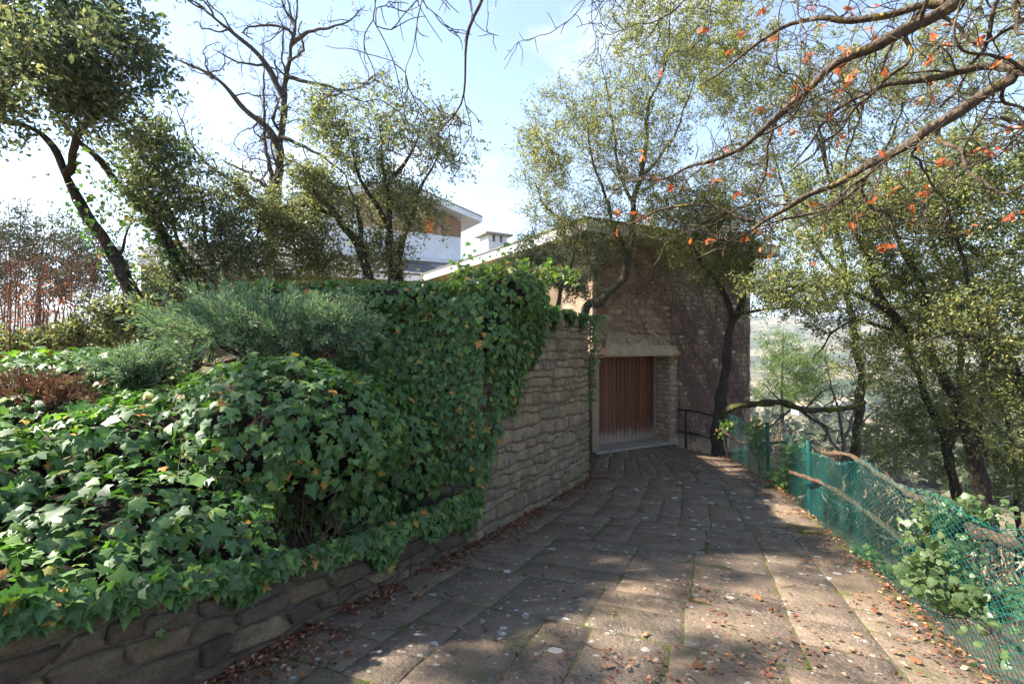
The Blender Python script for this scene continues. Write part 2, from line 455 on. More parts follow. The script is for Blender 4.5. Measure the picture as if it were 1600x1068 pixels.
M['juniper_dead'] = leaf_material('juniper_dead', [(0, (.12, .06, .035)), (.6, (.20, .10, .06)), (1, (.25, .15, .09))], .7, .2, .15, (1.2, 1.0, .8))
M['pine'] = leaf_material('pine', [(0, (0.075, 0.130, 0.024)), (.6, (0.135, 0.208, 0.036)), (1, (0.225, 0.273, 0.060))], .5, .3, .35)
M['brush'] = leaf_material('brush', [(0, (0.162, 0.104, 0.065)), (.4, (0.297, 0.202, 0.130)), (.8, (0.405, 0.299, 0.208)), (1, (0.162, 0.182, 0.065))], .8, .2, .2, (1.2, 1.1, .8))
M['far_leaf'] = leaf_material('far_leaf', [(0, (.025, .038, .022)), (.6, (.05, .065, .032)), (1, (.09, .095, .05))], .6, .3, .25)
n = NT('core_brown'); b = n.noise(12, 6, .7); M['core_brown'] = n.done(n.ramp(b, [(.3, (.014, .011, .009)), (.7, (.05, .036, .026))]), .95, .1); n.bump(b, 1, .05)  # dark brown of the light-blocking cores inside the ivy

n = NT('door_wood')            # red-brown stain worn off towards the foot of the boards
z = n.sep()[2]; gr = n.noise(9, 6, .65, n.scaled(6, 6, .5)); r = n.attr('rnd')
col = n.ramp(r, [(0, (.13, .042, .02)), (.5, (.185, .062, .03)), (1, (.24, .09, .045))])
col = n.mix(n.ramp(gr, [(.38, .75), (.6, 0.0)]), col, (.065, .024, .014))
wear = n.math('SUBTRACT', n.math('ADD', n.math('MULTIPLY', z, -1.6), n.math('MULTIPLY', n.noise(5, 5, .7, n.scaled(7, 7, .7)), 1.5)), 1.62)
col = n.mix(n.ramp(wear, [(.05, 0.0), (.5, .75)]), col, (.42, .33, .28))
n.bump(gr, .5, .01); M['door'] = n.done(col, .6, .35)
n = NT('lintel'); a = n.noise(5, 6, .65); b = n.noise(30, 4); M['lintel'] = n.done(n.mix(n.ramp(b, [(.4, 0.0), (.7, .5)]), n.ramp(a, [(.3, (0.375, 0.281, 0.181)), (.7, (0.537, 0.425, 0.294))]), (0.250, 0.188, 0.138)), .9, .2); n.bump(n.math('ADD', a, b), .8, .04)
n = NT('white_paint'); a = n.noise(3, 5, .6); M['white'] = n.done(n.ramp(a, [(.3, (.62, .62, .61)), (.7, (.76, .76, .75))]), .6, .3)
n = NT('white_render'); a = n.noise(2, 6, .6); b = n.noise(60, 3); M['render'] = n.done(n.ramp(a, [(.3, (.66, .67, .68)), (.7, (.78, .78, .78))]), .85, .2); n.bump(b, .3, .01)
n = NT('soffit'); a = n.noise(4, 4, .6, n.scaled(1, 1, 1)); M['soffit'] = n.done(n.ramp(a, [(.3, (.40, .31, .22)), (.7, (.52, .42, .31))]), .7, .3)
n = NT('slate'); a = n.noise(5, 5, .6); r = n.objrand(); M['slate'] = n.done(n.mix(n.ramp(a, [(.4, 0.0), (.7, .7)]), n.ramp(r, [(0, (.07, .07, .078)), (1, (.16, .155, .16))]), (.19, .165, .13)), .75, .35); n.bump(a, .5, .02)
n = NT('cladding'); gr = n.noise(7, 5, .6, n.scaled(5, 5, .5)); r = n.objrand(); M['clad'] = n.done(n.mix(n.ramp(gr, [(.35, .6), (.65, 0.0)]), n.ramp(r, [(0, (0.255, 0.149, 0.098)), (.5, (0.390, 0.230, 0.138)), (1, (0.450, 0.324, 0.230))]), (0.150, 0.095, 0.063)), .75, .25)
n = NT('orange_shutter'); M['orange'] = n.done((.75, .16, .02), .5, .4)
n = NT('window_glass'); M['glass'] = n.done((.03, .035, .04), .08, .6)
n = NT('dark_wall'); a = n.noise(4); M['dark_wall'] = n.done(n.ramp(a, [(.3, (.11, .075, .05)), (.7, (.17, .12, .08))]), .9, .2)
n = NT('concrete'); a = n.noise(6, 6, .65); M['concrete'] = n.done(n.ramp(a, [(.3, (.22, .2, .17)), (.7, (.36, .33, .28))]), .9, .2); n.bump(a, .5, .02)
n = NT('green_pvc'); M['green_wire'] = n.done(n.ramp(n.noise(3, 5, .7), [(.35, (.006, .075, .062)), (.65, (.011, .14, .115))]), .6, .25)
n = NT('post_green'); M['green_post'] = n.done(n.ramp(n.noise(9, 5, .7), [(.35, (.006, .05, .045)), (.65, (.012, .11, .09))]), .6, .3)
n = NT('grey_wire'); M['grey_wire'] = n.done((.22, .24, .23), .45, .5)
n = NT('metal'); n.b.inputs['Metallic'].default_value = .8; M['metal'] = n.done((.4, .4, .42), .4, .5)

# ------------------------------------------------------------------ layout lines of the place
wall_base = [on_drive(*p) for p in ((310, 1068), (500, 965), (740, 845), (918, 745))]
h0 = unit(wall_base[1] - wall_base[0])
wall_base = [wall_base[0] - h0 * 4.2] + wall_base
LWX = np.array([p[0] for p in wall_base]); LWY = np.array([p[1] for p in wall_base])
def xl(y): return np.interp(y, LWY, LWX)
edge = [on_drive(*p) for p in ((1545, 1068), (1415, 945), (1290, 830), (1210, 757), (1133, 716), (1062, 700))]
e0 = unit(edge[1] - edge[0])
edge = [edge[0] - e0 * 5.0] + edge
REX = np.array([p[0] for p in edge]); REY = np.array([p[1] for p in edge])
def xr(y): return np.interp(y, REY, REX)

# house axes: D runs along the garage front, N points out of it towards the drive
D2 = np.array([.875, .485]); N2 = np.array([.485, -.875])
D3 = np.array([.875, .485, 0]); N3 = np.array([.485, -.875, 0]); UP = np.array([0, 0, 1.0])
door_l = np.array([1.84, 12.17]); door_r = door_l + D2 * 2.26
front0 = door_r + N2 * .5                     # facade corner at the right door jamb
Z0 = float(zg(12))                            # drive level at the door
def hp(u, w, z):
    """house coordinates: u along the front from the right jamb, w inwards from the front, z height"""
    p = front0 + D2 * u - N2 * w
    return np.array([p[0], p[1], z])

# ------------------------------------------------------------------ ground: one sheet out to the horizon
def axis(c, inner, step, outer):
    a = list(np.arange(-inner, inner + 1e-6, step)); s = step; x = inner
    while x < outer:
        s *= 1.16; x += s; a.append(x); a.insert(0, -x)
    return np.array(a) + c

WALL_TOP_Y = np.array([0.0, 2.1, 3.1, 3.9, 4.8, 6.0]); WALL_TOP_Z = np.array([.85, .44, .14, -.02, -.12, -.15])
def wtop(y): return np.interp(y, WALL_TOP_Y, WALL_TOP_Z)
def terrain(x, y):
    r = np.hypot(x, y - 10)
    drive = zg(y) - .055
    dl = xl(y) - x; dr = x - xr(y)
    low = wtop(y) - .12 + 1.15 * smooth(.25, 2.6, dl)
    left = low * (1 - smooth(5.75, 6.1, y)) + 1.93 * smooth(5.75, 6.1, y)
    left = np.where(dl < .22, drive, left)
    left = left - 1.35 * smooth(2.2, 5.5, -x) * (1 - smooth(9, 13, y))- .9 * smooth(3.2, 9, -x) * smooth(9, 13, y) - .16 * np.clip(-x - 10, 0, 130) - .10 * np.clip(y - 34, 0, 120)
    right = drive - .12 - .50 * np.clip(dr - .1, 0, 26) - .10 * np.clip(dr - 26, 0, 90)
    right = np.where(dr < .12, drive, right)
    z = np.where(dl > 0, left, np.where(dr > 0, right, drive))
    past = smooth(13.6, 15.5, y)                       # beyond the garage front the spur falls away on the right
    dr2 = np.clip(x - 7.6, 0, 500)
    spur = np.where(x > 7.6, -1.6 - .5 * np.clip(dr2, 0, 26) - .10 * np.clip(dr2 - 26, 0, 90), np.where(x > 0, -1.2, left))
    z = z * (1 - past) + spur * past
    th = np.arctan2(x, y)
    valley = -24 + 3 * np.sin(x * .011) * np.cos(y * .013)
    ridge = (62 + 26 * np.sin(th * 5.3 + 1.2) + 13 * np.sin(th * 13.7 + .4) + 6 * np.sin(th * 31)) 
    hill = valley + (ridge + 24) * smooth(520, 1250, r) + 60 * smooth(1300, 2600, r) * (0.6 + .4 * np.sin(th * 7 + 2))
    k = smooth(60, 150, r)
    return z * (1 - k) + hill * k
gx = axis(1.0, 12, .22, 4200); gy = axis(8.0, 12, .22, 4200)
GX, GY = np.meshgrid(gx, gy)
GZ = terrain(GX, GY)
nx, ny = len(gx), len(gy)
rough = np.where((xl(GY) - GX > .3) | (GX - xr(GY) > .3), 1, 0)
GZ = GZ + rough * .035 * wob(np.stack([GX, GY, GX * 0], -1), 2.7)
i = np.arange(ny - 1)[:, None] * nx + np.arange(nx - 1)[None]
Fg = np.stack([i, i + 1, i + nx + 1, i + nx], -1).reshape(-1, 4)
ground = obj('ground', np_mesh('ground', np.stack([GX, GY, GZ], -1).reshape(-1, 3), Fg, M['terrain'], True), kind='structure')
def tz(x, y): return float(terrain(np.array(float(x)), np.array(float(y))))

# ------------------------------------------------------------------ driveway: joint bed and flagstones
ys = np.linspace(-3.0, 14.5, 71)
V = []
for y in ys:
    V += [(float(xl(y)) - .06, y, float(zg(y)) - .0055), (float(xr(y)) + .05, y, float(zg(y)) - .0055)]
Fd = np.array([(2 * k, 2 * k + 1, 2 * k + 3, 2 * k + 2) for k in range(len(ys) - 1)])
drive = obj('driveway', np_mesh('driveway', np.array(V), Fd, M['joint']), kind='structure')
drive['label'] = 'dark flagstone driveway sloping down to the garage'
HEAD = math.radians(25)
AX = np.array([math.sin(HEAD), math.cos(HEAD)]); CX = np.array([math.cos(HEAD), -math.sin(HEAD)])
lw_a = LWX * AX[0] + LWY * AX[1]; lw_c = LWX * CX[0] + LWY * CX[1]
re_a = REX * AX[0] + REY * AX[1]; re_c = REX * CX[0] + REY * CX[1]
lw_a = np.append(lw_a, lw_a[-1] + 4.5); lw_c = np.append(lw_c, lw_c[-1] - .9)
re_a = np.append(re_a, re_a[-1] + 2.0); re_c = np.append(re_c, re_c[-1] - 1.2)
def slab(a0, a1, c0, c1, c2, c3, rng, dz, name='slab'):
    """corner offsets: at a0 from c0 to c1, at a1 from c2 to c3"""
    n, g = 6, .0035
    tilt = rng.normal(0, .004, 2)
    ph = rng.uniform(0, 6.28, 4)
    vs_, rn = [], rng.random()
    ss = np.array([0, .02, .3, .65, .98, 1.0])
    for ti, t in enumerate(ss):
        for si, s in enumerate(ss):
            a = a0 + g + (a1 - a0 - 2 * g) * t
            c = (c0 * (1 - t) + c2 * t) + g + ((c1 * (1 - t) + c3 * t) - (c0 * (1 - t) + c2 * t) - 2 * g) * s
            if si in (0, 1): c += .007 * math.sin(5 * t + ph[0]) 
            if si in (4, 5): c += .007 * math.sin(5 * t + ph[1])
            if ti in (0, 1): a += .007 * math.sin(5 * s + ph[2])
            if ti in (4, 5): a += .007 * math.sin(5 * s + ph[3])
            p = AX * a + CX * c
            z = float(zg(p[1])) + dz + tilt[0] * (s - .5) + tilt[1] * (t - .5) + .003 * math.sin(6 * s + ph[0]) * math.sin(5 * t + ph[1])
            if si in (0, 5) or ti in (0, 5): z -= .011
            vs_.append((p[0], p[1], z))
    fs = [(r * n + q, r * n + q + 1, (r + 1) * n + q + 1, (r + 1) * n + q) for r in range(n - 1) for q in range(n - 1)]
    return np_mesh(name, np.array(vs_), np.array(fs), M['slab'], True, {'rnd': np.full(len(fs), rn)})
rng = np.random.default_rng(3)
def lc(q): return float(np.interp(q, lw_a, lw_c))
def rc_(q): return float(np.interp(q, re_a, re_c))
a = 0.0
while a < 13.9:                                        # broad bands, each divided into its own strips and slabs
    aE = a + rng.uniform(.7, 1.6)
    ns_ = int(rng.integers(5, 9)); w_ = rng.uniform(.6, 1.5, ns_); cut = np.concatenate([[0], np.cumsum(w_) / w_.sum()])
    for k in range(ns_ + 1):
        q0 = a
        while q0 < aE - 1e-6:
            q1 = q0 + rng.uniform(.34, .85)
            if aE - q1 < .3: q1 = aE
            e = []
            for q in (q0, q1):
                W = rc_(q) - .42 - lc(q)
                e.append((lc(q) + W * cut[k], lc(q) + W * cut[k + 1]) if k < ns_ else (rc_(q) - .42, rc_(q)))
            (c0, c1), (c2, c3) = e
            obj('slab', slab(q0, q1, c0, c1, c2, c3, rng, rng.normal(0, .002)), drive)
            q0 = q1
    a = aE

# ------------------------------------------------------------------ stone walls: every stone is a piece
def lay_stones(L, H, rng, row=(.11, .22), ln=(.18, .5), amp=.02, slant=.02):
    """returns stones as (corner u,v functions) in wall coordinates 0..L, 0..H"""
    vb = [0.0]
    while vb[-1] < H - row[0] * .6: vb.append(vb[-1] + rng.uniform(*row))
    vb = [v * H / vb[-1] for v in vb]
    ph = rng.uniform(0, 6.28, (len(vb), 3))
    def bound(k, u):
        if k == 0 or k == len(vb) - 1: return vb[k] + 0 * u
        return vb[k] + amp * (np.sin(2.1 * u + ph[k, 0]) + .7 * np.sin(5.3 * u + ph[k, 1]) + .6 * np.sin(11 * u + ph[k, 2]))
    out = []
    for k in range(len(vb) - 1):
        u = -rng.uniform(0, ln[0])
        while u < L:
            u1 = u + rng.uniform(*ln)
            if L - u1 < ln[0] * .5: u1 = L
            out.append((max(u, 0), min(u1, L), k, rng.uniform(-slant, slant), rng.uniform(-slant, slant)))
            u = u1
    return out, bound, len(vb) - 1

def stone_mesh(st, bound, place, rng, gap=.008, out=.03, n=(7, 6), name='stone', mat=None, edge_pow=11):
    u0, u1, k, s0, s1 = st
    ns, nt = n
    ph = rng.uniform(0, 6.28, 6); lift = out * rng.uniform(.55, 1.25)
    S = np.linspace(-1, 1, ns); S = np.sign(S) * np.abs(S) ** .6
    T = np.linspace(-1, 1, nt); T = np.sign(T) * np.abs(T) ** .6
    SS, TT = np.meshgrid(S, T)
    rc = .10
    s_ = SS * (1 - rc * TT ** 6); t_ = TT * (1 - rc * SS ** 6)
    tt = (t_ + 1) / 2; uu = (s_ + 1) / 2
    ua = u0 + gap + s0 * (tt - .5) * 2; ub = u1 - gap + s1 * (tt - .5) * 2
    u = ua + (ub - ua) * uu
    v0 = bound(k, u) + gap; v1 = bound(k + 1, u) - gap
    v = v0 + (v1 - v0) * tt
    u = u + .006 * np.sin(9 * v + ph[4]); 
    e = (1 - np.abs(SS) ** edge_pow) * (1 - np.abs(TT) ** edge_pow)
    d = -.02 + (lift + .02) * np.clip(e * 1.6, 0, 1) + lift * .35 * (np.sin(3 * SS + ph[0]) * np.sin(2.6 * TT + ph[1]) + .5 * np.sin(6 * SS + ph[2]) * np.cos(5 * TT + ph[3])) * np.clip(e, 0, 1)
    P = place(u, v, d)
    fs = [(r * ns + q, r * ns + q + 1, (r + 1) * ns + q + 1, (r + 1) * ns + q) for r in range(nt - 1) for q in range(ns - 1)]
    return P.reshape(-1, 3), np.array(fs)

def build_stones(parent, L, H, place, seed, mat, visible=None, limit=300, **kw):
    rng = np.random.default_rng(seed)
    lay = {q: kw.pop(q) for q in ('row', 'ln', 'amp', 'slant') if q in kw}
    sts, bound, nrow = lay_stones(L, H, rng, **lay)
    rec = []
    for st in sts:
        P, Fs = stone_mesh(st, bound, place, rng, **kw)
        c = P.mean(0)
        if visible and not visible(c, (st[0] + st[1]) / 2, float(bound(st[2], np.array((st[0] + st[1]) / 2)))): continue
        size = (st[1] - st[0]) / max(.5, c[1])
        rec.append((size, P, Fs, rng.random()))
    rec.sort(key=lambda q: -q[0])
    for size, P, Fs, rn in rec[:limit]:
        obj('stone', np_mesh('stone', P, Fs, mat, True, {'rnd': np.full(len(Fs), rn)}), parent)
    if len(rec) > limit:
        Vs, Fa, ra, b = [], [], [], 0
        for size, P, Fs, rn in rec[limit:]:
            Vs.append(P); Fa.append(Fs + b); ra.append(np.full(len(Fs), rn)); b += len(P)
        obj('stones', np_mesh('stones', np.vstack(Vs), np.vstack(Fa), mat, True, {'rnd': np.concatenate(ra)}), parent, kind='stuff')

class Line:
    """wall running along a plan polyline"""
    def __init__(s, pts):
        s.p = np.array(pts, float)[:, :2]; d = np.linalg.norm(np.diff(s.p, axis=0), axis=1)
        s.s = np.concatenate([[0], np.cumsum(d)]); s.L = s.s[-1]
    def xy(s, u):
        return np.stack([np.interp(u, s.s, s.p[:, 0]), np.interp(u, s.s, s.p[:, 1])], -1)
    def nrm(s, u):
        a = s.xy(np.clip(u - .15, 0, s.L)); b = s.xy(np.clip(u + .15, 0, s.L)); t = unit(b - a)
        return np.stack([t[..., 1], -t[..., 0]], -1)

# low wall along the drive, from behind the camera to the foot of the tall wall
y_split = 5.75
split = np.array([float(xl(y_split)), y_split])
low_line = Line([wall_base[0][:2] + h0[:2] * 2.2, wall_base[1][:2], wall_base[2][:2], split])
def place_on(line, zlo, zhi, H):
    def f(u, v, d):
        xy = line.xy(u) + line.nrm(u) * (d[..., None] + .01)
        lo = zlo(xy[..., 1]); hi = zhi(xy[..., 1])
        z = lo + (hi - lo) * v / H
        return np.stack([xy[..., 0], xy[..., 1], z], -1)
    return f
low_wall = thing('retaining_wall', 'low brown stone retaining wall below the ivy, bordering the driveway', 'wall', (low_line.p[1][0], low_line.p[1][1], float(zg(low_line.p[1][1]))))
LOW_H = .66
def core(line, zlo, zhi, thick, name, mat, parent, n=40):
    m = MB()
    us = np.linspace(0, line.L, n)
    xy, nr = line.xy(us), line.nrm(us)
    A = [np.array([*(xy[k]), float(zlo(xy[k][1])) - .25]) for k in range(n)]; B = [np.array([*(xy[k] - nr[k] * thick), float(zlo(xy[k][1])) - .25]) for k in range(n)]
    At = [np.array([p[0], p[1], float(zhi(p[1])) - .015]) for p in A]; Bt = [np.array([q[0], q[1], float(zhi(p[1])) - .015]) for p, q in zip(A, B)]
    for k in range(n - 1):
        m.poly([A[k], A[k + 1], At[k + 1], At[k]]); m.poly([At[k], At[k + 1], Bt[k + 1], Bt[k]]); m.poly([B[k + 1], B[k], Bt[k], Bt[k + 1]])
    m.poly([A[0], At[0], Bt[0], B[0]]); m.poly([A[-1], B[-1], Bt[-1], At[-1]])
    return obj(name, m.mesh(name, mat), parent)
core(low_line, lambda y: zg(y), wtop, .32, 'mortar_core', M['mortar'], low_wall)
build_stones(low_wall, low_line.L, LOW_H, place_on(low_line, lambda y: zg(y) - .02, wtop, LOW_H), 11, M['low_stone'], row=(.09, .21), ln=(.14, .48), amp=.016, slant=.06, out=.034, n=(11, 9), gap=.006)

# tall wall: continues to its end by the garage
TALL_TOP = 2.13
tall_end = wall_base[-1][:2]
tall_line = Line([split, wall_base[-2][:2] if wall_base[-2][1] > y_split + .1 else (split + tall_end) / 2, tall_end])
tall_wall = thing('stone_wall', 'tall weathered stone wall ending beside the garage door', 'wall', (tall_end[0], tall_end[1], float(zg(tall_end[1]))))
def ttop(y): return TALL_TOP - .03 * (np.asarray(y) - 6) + .0 * np.asarray(y)
core(tall_line, lambda y: zg(y), ttop, .42, 'mortar_core', M['mortar'], tall_wall)
build_stones(tall_wall, tall_line.L, 2.95, place_on(tall_line, lambda y: zg(y) - .02, ttop, 2.95), 12, M['wall_stone'], row=(.08, .22), ln=(.10, .36), amp=.021, slant=.035, out=.024, n=(8, 7), gap=.007)
# its end face, seen from the door side
t_end = unit(tall_line.xy(np.array(tall_line.L)) - tall_line.xy(np.array(tall_line.L - .2)))
n_end = np.array([t_end[1], -t_end[0]])
def end_place(u, v, d):
    xy = tall_end + n_end * (-u[..., None]) + t_end * (d[..., None] + .01)
    lo = float(zg(tall_end[1])) - .02
    return np.stack([xy[..., 0], xy[..., 1], lo + (float(ttop(tall_end[1])) - lo) * v / 2.9], -1)
build_stones(tall_wall, .42, 2.9, end_place, 13, M['wall_stone'], row=(.12, .24), ln=(.2, .42), out=.02)
# footing course at the end of the wall
m = MB(); z0 = float(zg(tall_end[1]))
# return wall to the left, buried in ivy
ret_line = Line([split + np.array([-2.75, .15]), split + np.array([-.02, -.02])])
ret_wall = thing('garden_wall', 'garden wall wholly covered by a curtain of ivy', 'wall', (split[0] - 2, split[1], 0))
core(ret_line, lambda y: np.asarray(y) * 0 - .3, lambda y: np.asarray(y) * 0 + 2.1, .38, 'mortar_core', M['mortar'], ret_wall, 12)
build_stones(ret_wall, ret_line.L, 2.4, place_on(ret_line, lambda y: np.asarray(y) * 0 - .3, lambda y: np.asarray(y) * 0 + 2.1, 2.4), 14, M['wall_stone'], row=(.13, .26), ln=(.22, .5), out=.025)

# ------------------------------------------------------------------ house
house = thing('house', 'low stone house with wide white eaves and a white upper storey behind the trees', 'house', (*front0, Z0))
DOOR_H = 2.27; EAVE = 4.24; OV = .75; UR = 3.2; UL = -2.5
ZD = Z0 + DOOR_H
# garage front
fw = MB()
fw.box(hp(0, 0, Z0 - .5), D3 * UR, -N3 * 1.2, UP * (EAVE - .2 - Z0 + .5))
fw.box(hp(UL, .003, ZD), D3 * (-UL + .0) - D3 * .002, -N3 * 1.2, UP * (EAVE - .2 - ZD))
fw.box(hp(UL, 0, Z0 - .5), D3 * .2, -N3 * 1.2, UP * (DOOR_H + .497))
front = obj('front_wall', fw.mesh('front_wall', M['house_mortar']), house)
def front_place(u0, z0):
    def f(u, v, d):
        p = front0 + D2 * (u0 + u)[..., None] + N2 * (d[..., None] + .006)
        return np.stack([p[..., 0], p[..., 1], z0 + v], -1)
    return f
def jamb_place(u, v, d):
    p = front0 - N2 * u[..., None] - D2 * (d[..., None] + .004)
    return np.stack([p[..., 0], p[..., 1], Z0 + v], -1)
build_stones(front, UR, EAVE - .3 - Z0, front_place(0, Z0 - .05), 21, M['house_stone'], limit=230, row=(.09, .17), ln=(.14, .42), amp=.012, slant=.02, out=.022, n=(6, 5), gap=.008)
build_stones(front, -UL, EAVE - .3 - ZD, front_place(UL, ZD), 22, M['house_stone'], limit=40, row=(.10, .18), ln=(.16, .42), amp=.012, slant=.02, out=.022, n=(6, 5), gap=.008)
build_stones(front, .5, DOOR_H, jamb_place, 23, M['house_stone'], limit=60, row=(.09, .16), ln=(.18, .38), amp=.008, slant=.012, out=.016, n=(6, 5), gap=.006)
# rough-hewn lintel
rng = np.random.default_rng(5)
nu, nv = 26, 9
LV = np.zeros((nv, nu, 3))
for r in range(nv):
    v = r / (nv - 1)
    for q in range(nu):
        s = q / (nu - 1)
        a0, a1 = UL + .12 + .25 * v, .12 - .75 * v ** 1.3
        u = a0 + (a1 - a0) * s
        depth = (.24 if v < .2 else .24 - .2 * (v - .2) / .8) + .018 * math.sin(9 * s + 4 * v) + .012 * math.sin(31 * s + 11 * v)
        z = ZD - .03 + v * .56 + (.03 * math.sin(7 * s) + .02 * math.sin(19 * s + 1)) * (1 if r else 0)
        LV[r, q] = hp(u, -depth, z)
Lf = [(r * nu + q, r * nu + q + 1, (r + 1) * nu + q + 1, (r + 1) * nu + q) for r in range(nv - 1) for q in range(nu - 1)]
Lv = list(LV.reshape(-1, 3)); b = len(Lv)
for q in range(nu):                                    # underside running back to the door
    Lv.append(np.array([*(hp(0, .5, 0)[:2] + D2 * ((UL + .12) + (-UL) * q / (nu - 1))), ZD - .03]))
Lf += [(b + q, b + q + 1, q + 1, q) for q in range(nu - 1)]
obj('lintel', np_mesh('lintel', np.array(Lv), np.array(Lf), M['lintel'], True), house)
# garage door of upright boards, set back behind the front
gdoor = obj('garage_door', None, house)
gm = MB(); o_ = hp(-2.28, .56, Z0 - .02); gm.box(o_, D3 * 2.29, -N3 * .03, UP * (DOOR_H + .03))
me = gm.mesh('door_backing', M['door'])
at_ = me.attributes.new('rnd', 'FLOAT', 'FACE'); at_.data.foreach_set('value', [0.0] * len(me.polygons))
obj('backing', me, gdoor)
NP = 17; pw = 2.22 / NP
for k in range(NP):
    b = MB(); b.box(hp(-2.24 + k * pw + .0035, .56, Z0 + .03 + rng.uniform(0, .012)), D3 * (pw - .007), N3 * (.028 + rng.uniform(-.003, .003)), UP * (DOOR_H - .02))
    me = b.mesh('plank', M['door'], .004)
    at_ = me.attributes.new('rnd', 'FLOAT', 'FACE'); at_.data.foreach_set('value', [rng.random()] * len(me.polygons))
    obj('plank', me, gdoor)
b = MB(); b.box(hp(-.045, .55, Z0), D3 * .04, N3 * .06, UP * DOOR_H); obj('door_post', b.mesh('door_post', M['concrete'], .004), gdoor)
b = MB(); b.box(hp(-2.5, .62, Z0 - .2), D3 * 2.62, N3 * .75, UP * .245); obj('door_sill', b.mesh('door_sill', M['concrete'], .012), house)
# flank wall and left wing walls
inner = np.array([-3.59, 19.63]); E2 = -N2; E3 = -N3
corner = hp(UL - OV, -OV, 0)[:2]
Lf_ = float(np.linalg.norm(inner - corner))
b = MB(); b.box(hp(UL + .02, .42, 0.4), D3 * .3, E3 * (Lf_ + 1.5), UP * (EAVE - .62)); obj('flank_wall', b.mesh('flank_wall', M['dark_wall']), house)
# main roof: low hip over the right wing, lean-to slope over the left wing
Wd = UR + .25 - (UL - OV)
rf = MB()
c = [hp(UL - OV, -OV, EAVE), hp(UR + .25, -OV, EAVE), hp(UR + .25, 13, EAVE), hp(UL - OV, 13, EAVE)]
t = [hp((UL + UR) / 2, 2.6, EAVE + .8), hp((UL + UR) / 2, 13, EAVE + .8)]
rf.poly([c[0], c[1], t[0]]); rf.poly([c[1], c[2], t[1], t[0]]); rf.poly([c[3], c[0], t[0], t[1]]); rf.poly([c[2], c[3], t[1]])
roof = obj('roof', rf.mesh('roof', M['slate']), house)
LWL = 9.0; LWD = 4.5; PIT = .30
l0 = np.array([*inner, EAVE]); 
rf = MB(); rf.poly([l0 - D3 * LWL, l0, l0 + E3 * LWD + UP * LWD * PIT, l0 - D3 * LWL + E3 * LWD + UP * LWD * PIT]); rf.poly([l0, l0 + D3 * 1.5 + UP * .0, l0 + D3 * 1.5 + E3 * LWD + UP * LWD * PIT, l0 + E3 * LWD + UP * LWD * PIT])
roof2 = obj('wing_roof', rf.mesh('wing_roof', M['slate']), house)
rng = np.random.default_rng(8)
for k in range(7):                                     # slates that show between the trunks
    for q in range(30):
        if rng.random() < .04: continue
        o_ = l0 - D3 * (5.2 - q * .2 - (k % 2) * .1) + E3 * (.02 + k * .34) + UP * ((.02 + k * .34) * PIT + .02 + rng.uniform(0, .012))
        b = MB(); sl = E3 * .42 + UP * (.42 * PIT - .012); b.box(o_, D3 * .192, sl, UP * .014); obj('slate', b.mesh('slate', M['slate']), roof2)
def eave_run(p, q, inward, name='fascia'):
    """white fascia board from p to q with a dark roof edge above and a soffit below"""
    d = q - p
    b = MB(); b.box(p - UP * .27, d, inward * .03, UP * .24); obj(name, b.mesh(name, M['white']), house)
    b = MB(); b.box(p - UP * .026 - inward * .03, d, inward * .3, UP * .045); obj('roof_edge', b.mesh('roof_edge', M['slate']), house)
    b = MB(); b.box(p - UP * .26 + inward * .034, d, inward * (OV + .1), UP * .02); obj('soffit', b.mesh('soffit', M['soffit']), house)
pc = np.array([*corner, EAVE]); pr = hp(UR + .25, -OV, EAVE); pi = np.array([*inner, EAVE])
eave_run(pc + D3 * .002, pr, E3); eave_run(pc + E3 * .04, pi, D3); eave_run(pi - D3 * LWL, pi - D3 * .002, E3); eave_run(pr + E3 * .05, hp(UR + .25, 12, EAVE), -D3)
lw = MB(); lw.box(pi - D3 * LWL + E3 * OV - UP * 3.2, D3 * (LWL + 1), E3 * .3, UP * 3.0); obj('wing_wall', lw.mesh('wing_wall', M['dark_wall']), house)
for k in range(3):
    o_ = pi - D3 * (4.1 - k * 1.35) + E3 * (OV - .06) - UP * 2.4
    w_ = MB(); w_.box(o_, D3 * 1.2, E3 * .05, UP * 2.0); wi = obj('window', w_.mesh('window', M['dark_wall']), house)
    g_ = MB(); g_.box(o_ + D3 * .08 + UP * .08 - E3 * .004, D3 * 1.04, E3 * .01, UP * 1.84); obj('pane', g_.mesh('pane', M['glass']), wi)
pw0 = pi - D3 * 7.2 + E3 * OV - UP * 2.6
wp = MB(); wp.box(pw0 - E3 * .12, D3 * 1.9, E3 * .1, UP * 2.38); pier = obj('stone_pier', wp.mesh('stone_pier', M['lintel']), house)
rngp = np.random.default_rng(4)
for r in range(12):
    uu = 0
    while uu < 1.85:
        ln_ = min(rngp.uniform(.25, .5), 1.9 - uu)
        b = MB(); b.box(pw0 - E3 * .12 + D3 * (uu + .01) + UP * (r * .195 + .01), D3 * (ln_ - .02), -E3 * rngp.uniform(.015, .04), UP * .175); obj('stone', b.mesh('stone', M['lintel'], .01), pier); uu += ln_
